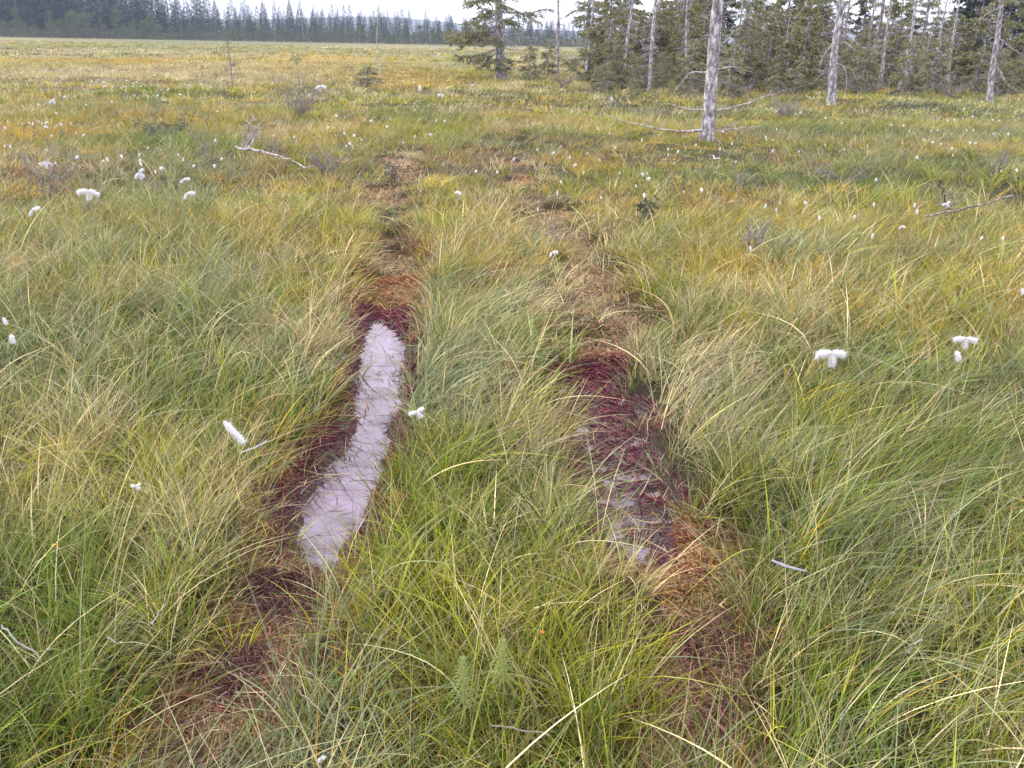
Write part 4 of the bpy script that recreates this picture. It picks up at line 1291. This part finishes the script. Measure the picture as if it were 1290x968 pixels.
shoots(1030, 375, 4, 35, 'leaning yellow green sedge leaves right of centre', YL, 12, .4)
shoots(115, 930, 16, 190, 'dense upright yellow green sedge tuft in the lower left corner', (.17, .20, .035), 13, .02, w=.0055)
shoots(750, 930, 14, 170, 'dense upright green sedge tuft at the bottom right of centre', (.11, .16, .025), 14, .02, w=.005)


def horsetail(px, py, hh, hpx, label, seed):
    rs = np.random.RandomState(seed)
    top = onz(px, py, hh); g = np.array([top[0], top[1], float(height(np.array([top[0]]), np.array([top[1]]))[0])])
    root = empty('horsetail', g); h = hh - g[2]
    mb = MB(); mb.tube(np.array([[0, 0, 0], [.004, 0, h * .5], [0, 0, h]]), [.0022, .0018, .0008], 5, col=(.22, .25, .08)); mb.build('stem', M_stem, root)
    b_ = MB()
    for k in range(9):
        z = h * (.52 + .48 * k / 9)
        m_ = 9; a_ = np.arange(m_) * 2 * PI / m_ + k
        L = np.full(m_, .055 * (1.15 - k / 10))
        d = norm(np.stack([np.cos(a_), np.sin(a_), np.full(m_, .35)], -1))
        bd = np.tile([0, 0, -.75], (m_, 1))
        b_.strips(np.tile([0, 0, z], (m_, 1)).astype(float), d, bd, L, np.full(m_, .0026), norm(np.cross(d, [0, 0, 1.0])), 4, np.tile([.17, .20, .05], (m_, 1)))
    b_.build('whorls', M_blade, root)
    tag(root, label, 'horsetail')


horsetail(583, 822, .30, 90, 'upright yellow green horsetail in the bottom centre grass', 1)
horsetail(634, 800, .30, 90, 'taller horsetail right of its upright neighbour', 2)
# little yellow flowers
for i, (px, py, lb) in enumerate(((68, 687, 'tiny yellow flower at the left foreground edge'), (683, 797, 'tiny orange flower in the centre foreground grass'))):
    p = onz(px, py, .2); root = empty('small_flower', (p[0], p[1], 0))
    mb = MB(); mb.tube(np.array([[0, 0, 0], [.003, 0, .1], [0, 0, .2]]), [.001, .001, .0008], 4, col=(.12, .16, .05)); mb.build('stem', M_stem, root)
    a_ = np.arange(5) * 2 * PI / 5; d = norm(np.stack([np.cos(a_), np.sin(a_), .4 + 0 * a_], -1))
    b_ = MB(); b_.strips(np.tile([0, 0, .2], (5, 1)).astype(float), d, np.zeros((5, 3)), np.full(5, .008), np.full(5, .006), norm(np.cross(d, [0, 0, 1.0])), 2, np.tile([.7, .42, .04] if i == 0 else [.7, .25, .06], (5, 1)), None, 'leaf')
    b_.build('petals', M_cotton, root); tag(root, lb, 'flower')

# ------------------------------------------------------------------ haze
HAZE = 0.0003
m, nt, out = newmat('haze')
pv = N(nt, 'ShaderNodeVolumePrincipled'); pv.inputs['Color'].default_value = (.64, .73, 1.0, 1); pv.inputs['Density'].default_value = HAZE
nt.links.new(pv.outputs[0], out.inputs['Volume'])
x0, x1, y0, y1, z0, z1 = -13500, 13500, -40, 4400, -4, 95
V = [(x0, y0, z0), (x1, y0, z0), (x1, y1, z0), (x0, y1, z0), (x0, y0, z1), (x1, y0, z1), (x1, y1, z1), (x0, y1, z1)]
F = [(3, 2, 1, 0), (4, 5, 6, 7), (0, 1, 5, 4), (1, 2, 6, 5), (2, 3, 7, 6), (3, 0, 4, 7)]
if HAZE > 0: tag(make_mesh('haze', V, np.array(F), m), kind='stuff')

# ------------------------------------------------------------------ sky and sun
w = bpy.data.worlds.new('World'); scene.world = w; w.use_nodes = True
nt = w.node_tree; nt.nodes.clear()
out = nt.nodes.new('ShaderNodeOutputWorld'); bg = nt.nodes.new('ShaderNodeBackground')
sky = nt.nodes.new('ShaderNodeTexSky'); sky.sky_type = 'NISHITA'; sky.sun_disc = False
SE, SR = math.radians(42), math.radians(-60)
sky.sun_elevation = SE; sky.sun_rotation = SR
tc = nt.nodes.new('ShaderNodeTexCoord')
nz = nt.nodes.new('ShaderNodeTexNoise'); nz.inputs['Scale'].default_value = 2.2; nz.inputs['Detail'].default_value = 5
nt.links.new(tc.outputs['Generated'], nz.inputs[0])
cl = ramp(nt, nz.outputs[0], [(.35, (9.6, 9.6, 10.6)), (.65, (13.2, 13.0, 13.6))])
cf = ramp(nt, nz.outputs[0], [(.3, (.82,) * 3), (.6, (.96,) * 3)])
mx = nt.nodes.new('ShaderNodeMix'); mx.data_type = 'RGBA'
nt.links.new(cf.outputs[0], mx.inputs[0]); nt.links.new(sky.outputs[0], mx.inputs[6]); nt.links.new(cl.outputs[0], mx.inputs[7])
nt.links.new(mx.outputs[2], bg.inputs[0]); bg.inputs[1].default_value = .088
nt.links.new(bg.outputs[0], out.inputs[0])
sd = bpy.data.lights.new('sun', 'SUN'); sd.energy = 1.5; sd.angle = math.radians(11); sd.color = (1, .96, .90)
so = bpy.data.objects.new('sun', sd); COL.objects.link(so)
dv = Vector((math.sin(SR) * math.cos(SE), math.cos(SR) * math.cos(SE), math.sin(SE)))
so.rotation_euler = dv.to_track_quat('Z', 'Y').to_euler()

vs = scene.view_settings
vs.view_transform = 'Standard'; vs.look = 'None'; vs.exposure = 1.36; vs.gamma = 1; vs.use_curve_mapping = False
scene.render.engine = 'CYCLES'
cy = scene.cycles
cy.max_bounces = 6; cy.diffuse_bounces = 3; cy.glossy_bounces = 2; cy.transmission_bounces = 3; cy.volume_bounces = 0
cy.use_denoising = True
